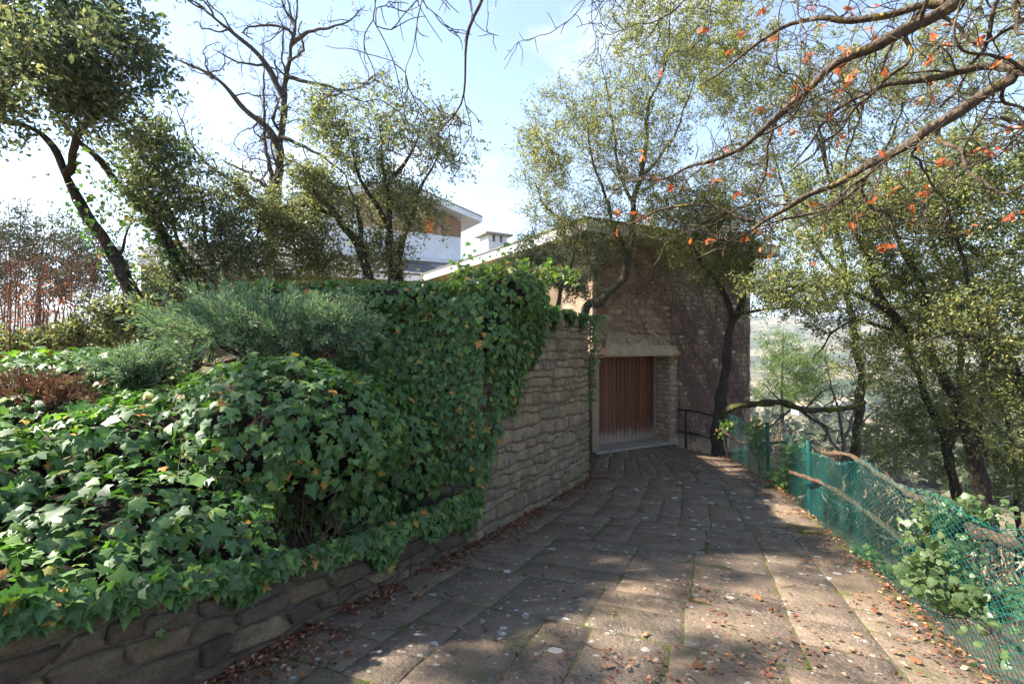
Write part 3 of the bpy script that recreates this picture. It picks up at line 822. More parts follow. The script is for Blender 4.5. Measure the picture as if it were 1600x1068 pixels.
# white upper storey
TC = np.array([-2.46, 24.0, 0.0])
tb = MB(); tb.box(TC - D3 * 7 + UP * 4.4, D3 * 7, E3 * 5, UP * 3.0); tower = obj('upper_storey_wall', tb.mesh('upper_storey_wall', M['render']), house)
b = MB(); b.box(TC - D3 * 7 + N3 * .35 + UP * 5.28, D3 * 7.1, E3 * .32, UP * .2); obj('lower_fascia', b.mesh('lower_fascia', M['white']), house)
RS = .277
def rake_z(t): return 7.30 + RS * t                     # t metres left of the eave tip
for k in range(24):
    x0 = k * .2
    if 7 <= k <= 8: continue
    b = MB(); base = TC - D3 * (x0 + .196) + UP * 6.62
    b.hexa([base, base + D3 * .192, base + D3 * .192 + N3 * .03, base + N3 * .03],
           [p + UP * (rake_z(min(x0 + .8, 4.2 - max(0, x0 + .8 - 4.2))) - .12 - 6.62) for p in (base, base + D3 * .192, base + D3 * .192 + N3 * .03, base + N3 * .03)])
    obj('cladding_plank', b.mesh('cladding_plank', M['clad']), house)
b = MB(); b.box(TC - D3 * 1.78 + N3 * .0 + UP * 6.66, D3 * .36, N3 * .06, UP * .95); obj('shutter', b.mesh('shutter', M['orange'], .01), house, label='bright orange shutter')
for t_ in (2.2, 2.75, 3.4):
    b = MB(); b.box(TC - D3 * t_ + N3 * .01 + UP * 7.05, D3 * .22, N3 * .045, UP * .35); wi = obj('window', b.mesh('window', M['white'], .01), house)
    b = MB(); b.box(TC - D3 * (t_ - .03) + N3 * .05 + UP * 7.08, D3 * .16, N3 * .012, UP * .29); obj('pane', b.mesh('pane', M['glass']), wi)
tip = TC + N3 * .7 + D3 * .8
R0 = np.array([tip[0], tip[1], 7.3]); R1 = R0 - D3 * 4.0 + UP * RS * 4; R2 = R1 - D3 * 4.4 - UP * RS * 4.4
for A_, B_ in ((R0, R1), (R1, R2)):
    d = B_ - A_
    b = MB(); b.hexa([A_, B_, B_ + E3 * 6.4, A_ + E3 * 6.4], [p + UP * .1 for p in (A_, B_, B_ + E3 * 6.4, A_ + E3 * 6.4)]); obj('upper_soffit', b.mesh('upper_soffit', M['white']), house)
    b = MB(); A2, B2 = A_ - UP * .03 - E3 * .03, B_ - UP * .03 - E3 * .03; b.hexa([A2, B2, B2 + E3 * .026, A2 + E3 * .026], [p + UP * .26 for p in (A2, B2, B2 + E3 * .026, A2 + E3 * .026)]); obj('rake_board', b.mesh('rake_board', M['white']), house)
    b = MB(); A2, B2 = A_ + UP * .235 - E3 * .06, B_ + UP * .235 - E3 * .06; b.hexa([A2, B2, B2 + E3 * 6.5, A2 + E3 * 6.5], [p + UP * .04 for p in (A2, B2, B2 + E3 * 6.5, A2 + E3 * 6.5)]); obj('upper_roof', b.mesh('upper_roof', M['slate']), house)
# chimney on the right wing
cp = at(771, 384, 16.0); 
ch = MB(); ch.box(cp - D3 * .34 - E3 * .3 - UP * .35, D3 * .68, E3 * .6, UP * .42); chim = obj('chimney', ch.mesh('chimney', M['render'], .01), roof)
for sx in (-.34, -.08, .18):
    b = MB(); b.box(cp + D3 * sx - E3 * .3 + UP * .072, D3 * .16, E3 * .6, UP * .2); obj('chimney_pier', b.mesh('chimney_pier', M['render'], .008), roof)
b = MB(); b.box(cp - D3 * .48 - E3 * .44 + UP * .275, D3 * .96, E3 * .88, UP * .07); obj('chimney_cap', b.mesh('chimney_cap', M['concrete'], .012), roof)
ap = at(773, 385, 17.5)
ant = thing('antenna', 'thin metal aerial rod standing behind the chimney', 'antenna', ap)
obj('mast', tube_mesh('mast', [(np.array([ap, ap + UP * 1.12]), [.014, .008], 6)], M['metal']), ant)
for k in range(3):
    q = ap + UP * (.85 + k * .1); obj('element', tube_mesh('element', [(np.array([q - D3 * (.12 - .02 * k), q + D3 * (.12 - .02 * k)]), [.004, .004], 4)], M['metal']), ant)

# ------------------------------------------------------------------ bare creeper on the garage front
rng = np.random.default_rng(31)
cr = thing('bare_creeper', 'leafless creeper spreading over the garage front stones', 'creeper', hp(2.0, -.05, Z0))
tubes = []
def creep(u, z, lean, L, r, lvl):
    pts = []; ang = lean
    n = max(4, int(L / .1))
    for k in range(n):
        if not (UL - .1 < u < UR - .03 and z < EAVE - .25): break
        if u < .08 and z < ZD + .02: break
        pts.append(hp(u, -(.045 + .02 * math.sin(7 * u + 5 * z) + (.13 if (u < .2 and z < ZD + .55) else 0)), z))
        ang += rng.normal(0, .22) + (lean - ang) * .12
        u += math.sin(ang) * .1; z += math.cos(ang) * .1
        if lvl < 3 and rng.random() < (.30 if lvl else .34):
            creep(u, z, ang + rng.choice([-1, 1]) * rng.uniform(.3, 1.0), L * rng.uniform(.25, .6), r * .6, lvl + 1)
    if len(pts) > 2:
        tubes.append((np.array(pts), np.linspace(r, r * .45, len(pts)), 5 if r > .007 else 4))
for k in range(30):
    creep(rng.uniform(.5, 3.1), Z0 + rng.uniform(-.05, .1), rng.normal(-.35, .22), rng.uniform(2.2, 5), rng.uniform(.008, .017), 0)
for k in range(26):
    creep(rng.uniform(-2.4, 3.1), rng.uniform(ZD, EAVE - .6), rng.uniform(-1.6, 1.6), rng.uniform(.8, 2.4), rng.uniform(.005, .010), 1)
for k in range(900):
    creep(rng.uniform(-2.4, 3.1), rng.uniform(Z0 + .9, EAVE - .35), rng.uniform(-3, 3), rng.uniform(.25, .7), .0045, 3)
obj('stems', tube_mesh('stems', tubes, M['creeper']), cr, kind='stuff')

# ------------------------------------------------------------------ fence along the drop
def chain_link(line, zlo, zhi, mat, pitch=.047, rad=.0034, lean=lambda u, v: 0 * u):
    tubes = []; nw = int(line.L / pitch)
    for k in range(nw):
        u0 = (k + .5) * pitch
        y = float(line.xy(np.array(u0))[1]); x = float(line.xy(np.array(u0))[0])
        lo, hi = zlo(u0), zhi(u0)
        n = int((hi - lo) / (pitch * .5)) + 1
        j = np.arange(n)
        u = u0 + np.where((j + k) % 2 == 0, .5, -.5) * pitch * 1.04
        z = lo + j * pitch * .5
        w = .0022 * np.where(j % 2 == 0, 1, -1)
        u = np.clip(u, 0, line.L)
        xy = line.xy(u) + line.nrm(u) * (w + lean(u, z))[:, None]
        tubes.append((np.stack([xy[:, 0], xy[:, 1], z], -1), np.full(n, rad), 4))
    return tubes
fpts = [edge[0][:2] + np.array([.12, 0])] + [p[:2] + np.array([.14, .02]) for p in edge[1:5]]
fence_line = Line(fpts + [on_drive(1122, 703)[:2] + np.array([.1, .08])])
def flo(u): return float(zg(fence_line.xy(np.array(u))[1])) - .14
def fhi(u): return float(zg(fence_line.xy(np.array(u))[1])) + .92 + .05 * math.sin(1.9 * u) + .04 * math.sin(4.3 * u + 1)
fence = thing('wire_fence', 'green chain link fence sagging along the right edge of the driveway', 'fence', (fence_line.p[2][0], fence_line.p[2][1], flo(5)))
flean = lambda u, z: .04 * np.sin(1.3 * u) * (z + 1.0) + .015 * np.sin(5 * u + 3 * z)
obj('wire_mesh', tube_mesh('wire_mesh', chain_link(fence_line, flo, fhi, M['green_wire'], lean=flean), M['green_wire']), fence, kind='stuff')
us = np.arange(.2, fence_line.L, .15)
for off in (-.03, -.52):
    tp = []
    for u in us:
        xy = fence_line.xy(np.array(u)); z = fhi(u) + off
        xy = xy + fence_line.nrm(np.array(u)) * float(flean(u, z)); tp.append((xy[0], xy[1], z + .008 * math.sin(13 * u)))
    obj('line_wire', tube_mesh('line_wire', [(np.array(tp), np.full(len(tp), .0028), 5)], M['green_wire']), fence)
for px, py in ((1123, 706), (1187, 738), (1248, 790)):
    b0 = on_drive(px, py) + np.array([.17, .02, -.3])
    tp = np.array([b0 + UP * q + np.array([.01 * math.sin(q * 3), 0, 0]) for q in (0, .4, .8, 1.28)])
    obj('post', tube_mesh('post', [(tp, np.full(4, .036 if px in (1187, 1248) else .016), 8)], M['green_post']), fence)
# grey section between the garage and the tree
gl = Line([hp(.12, -.18, 0)[:2], on_drive(1118, 703)[:2] + np.array([.0, .12])])
gate = thing('mesh_fence', 'grey wire mesh panel with dark stick rails by the garage corner', 'fence', (*gl.p[0], Z0))
obj('wire_mesh', tube_mesh('wire_mesh', chain_link(gl, lambda u: Z0 - .05, lambda u: Z0 + .82, M['grey_wire'], pitch=.055, rad=.0032), M['grey_wire']), gate, kind='stuff')
pA = np.array([*gl.p[0], Z0]) ; pB = np.array([*gl.p[1], Z0])
obj('post', tube_mesh('post', [(spline([pA + (pB - pA) * .22 - UP * .1, pA + (pB - pA) * .21 + UP * .4, pA + (pB - pA) * .2 + UP * .9]), np.linspace(.03, .024, len(spline([pA + (pB - pA) * .22 - UP * .1, pA + (pB - pA) * .21 + UP * .4, pA + (pB - pA) * .2 + UP * .9]))), 7)], M['bark_dark']), gate)
for zz in (.28, .84):
    sp = spline([pA - (pB - pA) * .05 + UP * (zz + .03) + N3 * .03, pA + (pB - pA) * .5 + UP * (zz + .02) + N3 * .05, pB + (pB - pA) * .08 + UP * (zz - .05) + N3 * .05])
    obj('rail', tube_mesh('rail', [(sp, knobbly(sp, .03, .022, 7, .2, zz), 7)], M['bark_dark']), gate)
# dead boughs tied to the fence as rails
def bough(name, label, pts, r0, r1, mat, cat='branch', seed=1, k=9, twigs=3):
    P_ = [at(*p) for p in pts]
    t_ = thing(name, label, cat, P_[0])
    sp = spline(P_, .05)
    sp = sp + .012 * np.stack([wob(sp, 6, seed), wob(sp, 7, seed + 1), wob(sp, 6.5, seed + 2)], -1)
    obj('stem', tube_mesh('stem', [(sp, knobbly(sp, r0, r1, k, .22, seed), k)], M[mat]), t_)
    r_ = np.random.default_rng(seed)
    for _ in range(twigs):
        j = r_.integers(2, len(sp) - 2); d = unit(r_.normal(0, 1, 3) + np.array([0, 0, .4])); L = r_.uniform(.12, .4)
        q = np.array([sp[j], sp[j] + d * L * .5 + r_.normal(0, .02, 3), sp[j] + d * L])
        obj('twig', tube_mesh('twig', [(spline(q, .05), np.linspace(r1 * .45, .003, len(spline(q, .05))), 5)], M[mat]), t_)
    return t_
fd = lambda px: float(np.interp(px, [1133, 1210, 1290, 1415, 1545, 1700], [p[1] for p in edge[:0:-1][1:]] + [2.4]))
bough('dead_bough', 'long dead branch slanting across the middle of the green fence', [(1236, 737, 7.4), (1290, 757, 6.5), (1335, 785, 5.9), (1380, 820, 5.2), (1425, 858, 4.6)], .028, .034, 'dead_wood', seed=3)
bough('dead_bough', 'dead branch lying along the fence top towards the round leaved climber', [(1285, 707, 6.5), (1330, 712, 6.0), (1380, 745, 5.4), (1450, 790, 4.5)], .026, .034, 'dead_wood', seed=4)
bough('dead_bough', 'thick broken branch on the fence top at the right picture edge', [(1505, 822, 3.9), (1545, 838, 3.6), (1600, 852, 3.3), (1700, 862, 2.9)], .042, .05, 'dead_wood', seed=5, twigs=1)
bough('dead_bough', 'dark crooked stick tied low on the far part of the green fence', [(1125, 668, 11.3), (1150, 688, 10.7), (1180, 692, 10.3), (1245, 690, 9.4)], .03, .024, 'bark_dark', seed=6)

# ------------------------------------------------------------------ trees
def limb_tube(pts, r0, r1, seed, k=10, rough=.12, flare=0.0, wig=.03, step=.1):
    sp = spline(pts, step)
    w = np.stack([wob(sp, 2.6, seed), wob(sp, 3.1, seed + 5), .4 * wob(sp, 2.2, seed + 9)], -1) * wig
    w[0] *= 0
    sp = sp + w
    return sp, knobbly(sp, r0, r1, k, rough, seed, flare), k

def make_tree(name, label, limbs, blobs, n_targets, leaves_per, leaf_L, leaf_mat, bark='bark', seed=1, sig=.17, group=None, base=None,
              twig_n=4, gap=.1, wr=.42, shell=.45, droop=0.0, r_cap=.035, reach=3.0):
    """limbs: list of (points, r0, r1); blobs: (centre, radii, weight)"""
    n_targets = int(n_targets * 1.15); leaves_per = leaves_per * 1.75; gap = gap + .10; sig = sig * .92
    rng = np.random.default_rng(seed)
    base = np.asarray(limbs[0][0][0]) if base is None else base
    t = thing(name, label, 'tree', base, group)
    pos, rad = [], []
    for k, (pts, r0, r1) in enumerate(limbs):
        sp, kr, kk = limb_tube(pts, r0, min(r1, .008), seed + k, 10 if r0 > .05 else 7, flare=.35 if k == 0 else 0, wig=.06)
        obj('trunk' if k == 0 else 'limb', tube_mesh('trunk' if k == 0 else 'limb', [(sp, kr, kk)], M[bark]), t)
        n0 = len(sp) // 4 if k == 0 else 0
        pos.append(sp[n0:]); rad.append(np.linspace(r0, r1, len(sp))[n0:])
    pos = np.vstack(pos); rad = np.concatenate(rad)
    w = np.array([b[2] for b in blobs], float); w /= w.sum()
    T = []
    while len(T) < n_targets:
        b = blobs[rng.choice(len(blobs), p=w)]
        d = unit(rng.normal(0, 1, 3)) * rng.uniform(0, 1) ** (shell)
        p = np.asarray(b[0]) + d * np.asarray(b[1])
        if wob(p, 2.2, seed) + .6 * wob(p, 4.7, seed + 3) < gap - .25: continue
        T.append(p)
    T = np.array(T)
    d0 = np.min(np.linalg.norm(T[:, None] - pos[None, ::3], axis=2), axis=1)
    T = T[np.argsort(d0)]
    tubes, lp, ld = [], [], []
    for p in T:
        dist = np.linalg.norm(pos - p, axis=1)
        cost = dist + .25 * np.clip(.02 - rad, 0, 1) * 40 * .2
        j = int(np.argmin(cost)); q = pos[j]; L = dist[j]
        if L > reach: continue
        n = max(4, int(L / .11) + 2)
        s = np.linspace(0, 1, n)[:, None]
        mid = (p + q) / 2 + rng.normal(0, .16, 3) * L + np.array([0, 0, .10 * L])
        path = q * (1 - s) ** 2 + 2 * mid * s * (1 - s) + p * s ** 2
        path += np.stack([wob(path, 7, seed), wob(path, 8, seed + 2), wob(path, 7.5, seed + 4)], -1) * .022 * np.sin(s * math.pi)
        r0 = min(rad[j] * .65, .005 + .016 * L, r_cap)
        rr = np.linspace(max(r0, .004), .003, n)
        tubes.append((path, rr, 5 if r0 > .012 else 4))
        pos = np.vstack([pos, path[2:]]); rad = np.concatenate([rad, rr[2:]])
        end = unit(path[-1] - path[-2])
        for _ in range(twig_n):
            dr = unit(end * .7 + rng.normal(0, .75, 3) + np.array([0, 0, .15 - droop]))
            ln = sig * rng.uniform(.8, 2.1)
            st = path[rng.integers(max(1, n // 2), n)]
            tw = np.array([st, st + dr * ln * .5 + rng.normal(0, .015, 3), st + dr * ln + np.array([0, 0, -droop * ln * .5])])
            tubes.append((tw, np.array([.0035, .0025, .0015]), 3))
            m = max(1, int(leaves_per / twig_n * rng.uniform(.5, 1.5)))
            f = rng.uniform(.1, 1.05, m)[:, None]
            lp.append(st + (tw[2] - st) * f + rng.normal(0, sig * .22, (m, 3)))
            ld.append(unit(dr * .6 + rng.normal(0, .7, (m, 3)) + np.array([0, 0, -droop])))
    obj('twigs', tube_mesh('twigs', tubes, M[bark]), t, kind='stuff')
    if lp:
        lp, ld = np.vstack(lp), np.vstack(ld)
        nr = unit(rng.normal(0, .8, lp.shape) + np.array([0, 0, .7]))
        obj('foliage', leaf_mesh('foliage', lp, ld, nr, leaf_L * rng.uniform(.65, 1.3, len(lp)), M[leaf_mat], rng, wr), t, kind='stuff')
    return t

def A(*pts): return [at(*p) for p in pts]
def blob(px, py, Y, rpx, rpy, ry, w=1.0): return (at(px, py, Y), np.array([rpx / F * Y, ry, rpy / F * Y]), w)
def rooted(pts, z=None, back=0.0):
    """adds a foot on the ground below the first point"""
    p = np.array(pts[0]); q = p.copy(); q[2] = tz(p[0], p[1]) - .15
    return ([q] if p[2] - q[2] > .25 else []) + list(pts)

ivy_trunks = []
# --- evergreen leaning over the left edge, ivy on its trunks
T1a = rooted(A((235, 520, 7.6), (207, 455, 7.6), (150, 360, 7.5), (105, 270, 7.4), (60, 205, 7.2), (-10, 188, 6.9), (-120, 150, 6.5)))
T1b = rooted(A((300, 520, 8.2), (285, 440, 8.2), (262, 380, 8.1), (225, 325, 8.0), (165, 262, 7.8), (118, 215, 7.5), (60, 130, 7.0), (10, 40, 6.6)))
make_tree('evergreen_oak', 'dark evergreen oak with ivy covered leaning trunks at the left edge',
          [(T1a, .155, .09), (T1b, .13, .04), (A((105, 270, 7.4), (120, 215, 7.0), (150, 150, 6.6), (190, 60, 6.2)), .06, .025), (A((-10, 188, 6.9), (30, 100, 6.4), (60, 20, 6.0)), .07, .03), ([at(-120, 150, 6.5), np.array([-6.0, 5.2, 4.6]), np.array([-5.2, 3.6, 4.6]), np.array([-4.7, 2.0, 4.6]), np.array([-4.4, .6, 4.7])], .09, .02),  # limb running back beside the camera, added to carry the shading crown
           (A((180, 410, 7.6), (200, 370, 7.6), (212, 340, 7.6)), .03, .02)],
          [blob(70, 60, 6.2, 175, 110, 1.1, 3), blob(20, 150, 6.3, 110, 70, .9, 1.3), blob(170, 120, 6.6, 85, 100, .9, 1.6), blob(210, 235, 7.4, 70, 60, .8, 1.0), blob(235, 320, 8.0, 50, 50, .7, .6), blob(90, -120, 6.2, 210, 110, 1.2, 1.6), (np.array([-4.9, 3.2, 4.5]), np.array([1.7, 2.0, .8]), 2.6), (np.array([-4.6, 1.2, 4.3]), np.array([1.6, 1.6, .8]), 2.0)],  # last two blobs added, mostly out of view, to shade the drive
          880, 22, .085, 'oak_leaf_dark', 'bark_dark', seed=101, sig=.19, gap=.06)
ivy_trunks += [(T1a, .16), (T1b, .14)]
# --- big bare oak behind
B = A((418, 480, 12.5), (424, 360, 12.5), (436, 250, 12.3), (440, 180, 12.2), (447, 110, 12.0), (460, 40, 11.8), (468, -30, 11.6))
def ramify(pts, r0, r1, lvl, rng, out, dens=2.2, up=.15, maxl=3, spread=.8):
    sp = spline(pts, .07 if lvl else .1)
    L = float(np.sum(np.linalg.norm(np.diff(sp, axis=0), axis=1)))
    out.append((lvl, sp, np.linspace(r0, r1, len(sp))))
    if lvl >= maxl: return
    nch = int(L * dens * (1.0 + .9 * lvl)) + 1
    for _ in range(nch):
        f = rng.uniform(.15, .98); j = min(int(f * (len(sp) - 1)), len(sp) - 2)
        tdir = unit(sp[j + 1] - sp[j])
        d = unit(tdir * .7 + rng.normal(0, spread, 3) + np.array([0, 0, up]))
        cl = L * rng.uniform(.22, .5) * (1.15 - .5 * f)
        cl = min(cl * 1.25, [1.7, .95, .45][lvl])
        r = (r0 + (r1 - r0) * f) * rng.uniform(.32, .55)
        n = max(4, int(cl / .10)); p = sp[j].copy(); cp_ = [p.copy()]; dd = d.copy()
        for _k in range(n):
            dd = unit(dd + rng.normal(0, .30, 3) + np.array([0, 0, up * .25]))
            p = p + dd * cl / n; cp_.append(p.copy())
        ramify(np.array(cp_), max(r, .0042), max(r * .35, .0026), lvl + 1, rng, out, dens, up, maxl, spread)

def bare_tree(name, label, limbs, bark, seed, dens=2.0, up=.15, leaves=0, leaf_mat=None, maxl=3, spread=.8, dry=0, dry_L=.07, stuff_leaf=0):
    rng = np.random.default_rng(seed)
    t = thing(name, label, 'tree', limbs[0][0][0])
    out = []
    for k, (pts, r0, r1) in enumerate(limbs):
        sp, kr, kk = limb_tube(pts, r0, min(r1, .007), seed + k, 10, .13, .3 if k == 0 else 0, .08)
        obj('trunk' if k == 0 else 'limb', tube_mesh('trunk' if k == 0 else 'limb', [(sp, kr, kk)], M[bark]), t)
        lim = []
        ramify(sp[::4], r0 * .8, r1, 0, rng, lim, dens, up, maxl, spread)
        out += [q for q in lim if q[0] > 0]
    obj('twigs', tube_mesh('twigs', [(p, r, 6 if l == 1 else (5 if l == 2 else 3)) for l, p, r in out], M[bark]), t, kind='stuff')
    tw = [q for q in out if q[0] >= 2]
    if dry:
        me0 = [np_mesh('dry_leaf', OAK * np.array([1, 1, z_]), fan(OAK), M['dry_leaf'], False, None, {'vein': OAK_VEIN}) for z_ in (.5, 1.6, -1.4)]
        def _seen(e):
            px, py = 800 + F * e[0] / max(e[1], .1), 534 - F * (e[2] - EYE) / max(e[1], .1)
            return 900 < px < 1600 and 0 < py < 430 and px + py * .3 > 1050 and e[1] > 1
        near = [q for q in tw if _seen(q[1][-1])]
        for _ in range(dry):
            if _ % 3 == 0:
                q = (near if rng.random() < .9 else tw); q = q[rng.integers(len(q))][1]; p = q[-1]
            p = p + rng.normal(0, .018, 3)
            obj('dry_leaf', me0[rng.integers(3)], t, mw=shape_matrix(p, unit(rng.normal(0, .6, 3) + np.array([0, 0, -.6])), unit(rng.normal(0, 1, 3)), dry_L * rng.uniform(.7, 1.4)))
    if stuff_leaf:
        P_ = []
        for _ in range(stuff_leaf):
            q = tw[rng.integers(len(tw))][1]; P_.append(q[rng.integers(0, len(q))] + rng.normal(0, .03, 3))
        P_ = np.array(P_)
        obj('dry_foliage', leaf_mesh('dry_foliage', P_, unit(rng.normal(0, .6, P_.shape) + np.array([0, 0, -.4])), unit(rng.normal(0, 1, P_.shape)), .07 * rng.uniform(.6, 1.3, len(P_)), M['dry_leaf_stuff'], rng, .5), t, kind='stuff')
    return t
bare_tree('bare_oak', 'tall dark bare oak with crooked limbs behind the evergreens', [
    (rooted(B), .19, .06),
    (A((437, 250, 12.3), (420, 205, 12.1), (372, 160, 11.8), (335, 120, 11.6), (292, 100, 11.4), (250, 90, 11.2)), .09, .03),
    (A((443, 150, 12.1), (415, 100, 12.0), (370, 55, 11.8), (330, 25, 11.6), (285, -10, 11.4)), .085, .045),
    (A((428, 300, 12.4), (415, 220, 12.6), (410, 150, 12.8), (412, 60, 13)), .06, .02),
    (A((445, 120, 12.0), (500, 130, 11.8), (545, 140, 11.6), (600, 110, 11.4)), .05, .018),
    (A((455, 70, 11.9), (480, 50, 11.7), (520, 45, 11.5), (570, 10, 11.3)), .05, .02),
    (A((425, 330, 12.4), (370, 290, 12.2), (310, 240, 12), (270, 160, 11.8)), .07, .03),
    (A((440, 215, 12.2), (500, 240, 12), (560, 290, 11.8)), .05, .018)], 'bark', 202, dens=2.2, stuff_leaf=700)
# --- evergreens in front of the house
make_tree('evergreen_oak', 'round crowned evergreen oak with two dark trunks in front of the white upper storey',
          [(rooted(A((612, 470, 9.6), (612, 400, 9.6), (606, 340, 9.5), (600, 270, 9.4), (590, 190, 9.2))), .13, .04),
           (rooted(A((632, 470, 9.7), (624, 400, 9.7), (640, 350, 9.6), (660, 290, 9.4), (690, 230, 9.2))), .10, .03),
           (A((610, 360, 9.5), (590, 320, 9.3), (560, 270, 9.0), (540, 200, 8.9)), .055, .02),
           (A((602, 290, 9.4), (640, 240, 9.3), (660, 180, 9.2)), .05, .018)],
          [blob(600, 210, 9.3, 120, 85, 1.2, 3), blob(695, 225, 9.4, 52, 60, .9, 1), blob(520, 200, 9.3, 75, 65, 1, 1.3), blob(640, 325, 9.5, 60, 50, .9, 1.3), blob(550, 310, 9.3, 65, 65, .9, 1.3), blob(570, 395, 9.3, 70, 38, .7, 1.5), blob(500, 415, 9.2, 60, 30, .6, .9)],
          520, 20, .072, 'oak_leaf', 'bark_dark', seed=303, sig=.22, gap=.1)
make_tree('evergreen_oak', 'slanting evergreen oak leaning left, left of the two trunked oak', 
          [(rooted(A((580, 470, 9.2), (566, 395, 9.2), (535, 350, 9.1), (480, 290, 9.0), (420, 250, 8.9))), .13, .04),
           (A((566, 395, 9.2), (556, 330, 9.2), (540, 270, 9.2)), .06, .02), (A((520, 335, 9.1), (470, 320, 9.0), (420, 330, 8.9)), .04, .015)],
          [blob(490, 290, 9.0, 40, 35, .7, .5), blob(470, 350, 9.0, 60, 50, .8, .8), blob(400, 340, 8.9, 55, 60, .8, 1)],
          260, 30, .06, 'oak_leaf', 'bark_dark', seed=304, sig=.18, gap=0)
make_tree('evergreen_shrub', 'dense evergreen bush growing between the ivy trunks and the juniper',
          [(rooted(A((330, 500, 8.6), (332, 430, 8.6), (320, 350, 8.5), (310, 280, 8.4))), .08, .03), (A((332, 430, 8.6), (390, 380, 8.6), (410, 330, 8.6)), .05, .02), (A((330, 440, 8.6), (280, 380, 8.4), (260, 300, 8.3)), .05, .02)],
          [blob(330, 330, 8.4, 95, 80, 1.0, 2), blob(380, 410, 8.5, 70, 48, .8, 1.3), blob(285, 420, 8.4, 45, 60, .8, .8), blob(250, 260, 8.2, 60, 60, .8, 1), blob(320, 470, 8.0, 110, 35, .7, 1.2)],
          360, 22, .075, 'oak_leaf_dark', 'bark_dark', seed=305, sig=.2, gap=.08)
make_tree('leafy_shrub', 'low leafy shrub with some yellowed leaves at the foot of the left leaning trunk',
          [(rooted(A((190, 545, 7.0), (188, 520, 7.0), (180, 490, 7.0))), .03, .012), (A((188, 530, 7.0), (140, 515, 7.0), (110, 500, 7.0)), .02, .008)],
          [blob(195, 505, 7.0, 50, 35, .5, 1.5), blob(130, 530, 6.9, 60, 16, .5, 1), blob(40, 540, 6.8, 70, 14, .5, .8)], 150, 22, .08, 'oak_leaf', 'bark_dark', seed=309, sig=.14, gap=-.15)
# --- slender evergreen in front of the garage front
make_tree('evergreen_oak', 'slender pale evergreen oak rising between the wall end and the garage front',
          [(rooted(A((912, 500, 10.6), (935, 472, 10.6), (968, 442, 10.6), (985, 400, 10.6), (990, 330, 10.5), (1008, 240, 10.4), (1015, 170, 10.3), (1042, 90, 10.3), (1050, 10, 10.2))), .13, .012),
           (A((985, 400, 10.6), (955, 340, 10.4), (930, 260, 10.2), (915, 170, 10.1)), .05, .015), (A((992, 340, 10.5), (965, 250, 10.6), (950, 150, 10.7), (940, 90, 10.7)), .045, .012),
           (A((1000, 280, 10.4), (1050, 220, 10.5), (1085, 120, 10.6)), .04, .012), (A((985, 400, 10.6), (920, 370, 10.3), (860, 330, 10.1), (835, 280, 10)), .04, .012)],
          [blob(920, 220, 10.3, 105, 110, 1.2, 2.6), blob(1000, 130, 10.4, 85, 130, 1.1, 2.2), blob(1080, 120, 10.5, 60, 110, 1, 1.2), blob(850, 250, 10.1, 50, 80, .9, 1), blob(920, 350, 10.2, 110, 55, .9, 1.9), blob(1060, 30, 10.4, 120, 70, 1.2, 1.6), blob(1010, 270, 10.3, 80, 80, 1, 1.2)],
          900, 24, .054, 'oak_leaf_yellow', 'bark', seed=306, sig=.2, gap=.02, droop=-.25)
make_tree('evergreen_shrub', 'dark evergreen bush behind the ivy crowned corner of the wall',
          [(rooted(A((868, 500, 9.9), (878, 450, 9.9), (890, 415, 9.9), (900, 370, 9.9))), .06, .02), (A((878, 455, 9.9), (840, 420, 9.9), (820, 390, 9.9)), .03, .012)],
          [blob(880, 400, 10, 75, 50, .8, 2), blob(830, 410, 10, 40, 35, .6, .8), blob(910, 450, 10.2, 35, 30, .5, .6)],
          230, 34, .05, 'oak_leaf_dark', 'bark_dark', seed=307, sig=.16, gap=-.05)
# --- tree at the end of the fence, with its mossy low bough
T5 = rooted(A((1122, 700, 11.6), (1124, 650, 11.6), (1132, 590, 11.6), (1140, 530, 11.5), (1143, 490, 11.5), (1120, 440, 11.3), (1085, 390, 11.1), (1060, 320, 11)))
make_tree('evergreen_oak', 'dark trunked oak at the garage end of the fence with a long mossy low bough',
          [(T5, .16, .05), (A((1142, 505, 11.5), (1165, 460, 11.4), (1175, 400, 11.2), (1180, 320, 11)), .09, .03), (A((1142, 492, 11.4), (1200, 482, 11.0), (1270, 478, 10.6)), .05, .02), (A((1120, 440, 11.3), (1140, 370, 11.2), (1130, 280, 11.1)), .05, .015)],
          [blob(1110, 380, 11, 95, 60, 1.1, 2), blob(1160, 420, 11, 80, 45, 1, 1.3), blob(1060, 330, 10.6, 85, 65, 1, 1.6), blob(1120, 350, 10.4, 90, 60, .9, 1.6), blob(1160, 290, 11, 85, 65, 1.1, 1.4), blob(1230, 470, 10.8, 70, 28, .8, .8)],
          760, 28, .056, 'oak_leaf_yellow', 'bark_dark', seed=308, sig=.19, gap=.0)
bt = bough('mossy_bough', 'long mossy bough reaching right from the tree at the fence end', [(1124, 648, 11.55), (1150, 634, 11.2), (1190, 630, 10.8), (1225, 629, 10.4), (1255, 640, 10.1), (1290, 640, 9.8), (1320, 638, 9.5), (1352, 629, 9.2)], .085, .04, 'bark_moss', seed=9, twigs=0)
rng = np.random.default_rng(77); out = []
ramify(np.array(A((1250, 640, 10.1), (1270, 655, 10.0), (1292, 668, 9.9), (1287, 690, 9.8))), .035, .015, 1, rng, out, 1.6, 0.05, 3)
ramify(np.array(A((1225, 630, 10.4), (1205, 612, 10.3), (1195, 600, 10.2))), .02, .008, 1, rng, out, 2.0, 0.2, 3)
ramify(np.array(A((1235, 640, 10.3), (1200, 668, 10.2), (1180, 672, 10.1))), .022, .01, 1, rng, out, 2.0, 0.1, 3)
ramify(np.array(A((1260, 636, 10.0), (1285, 612, 9.9), (1310, 600, 9.8))), .018, .006, 1, rng, out, 2.0, 0.2, 3)
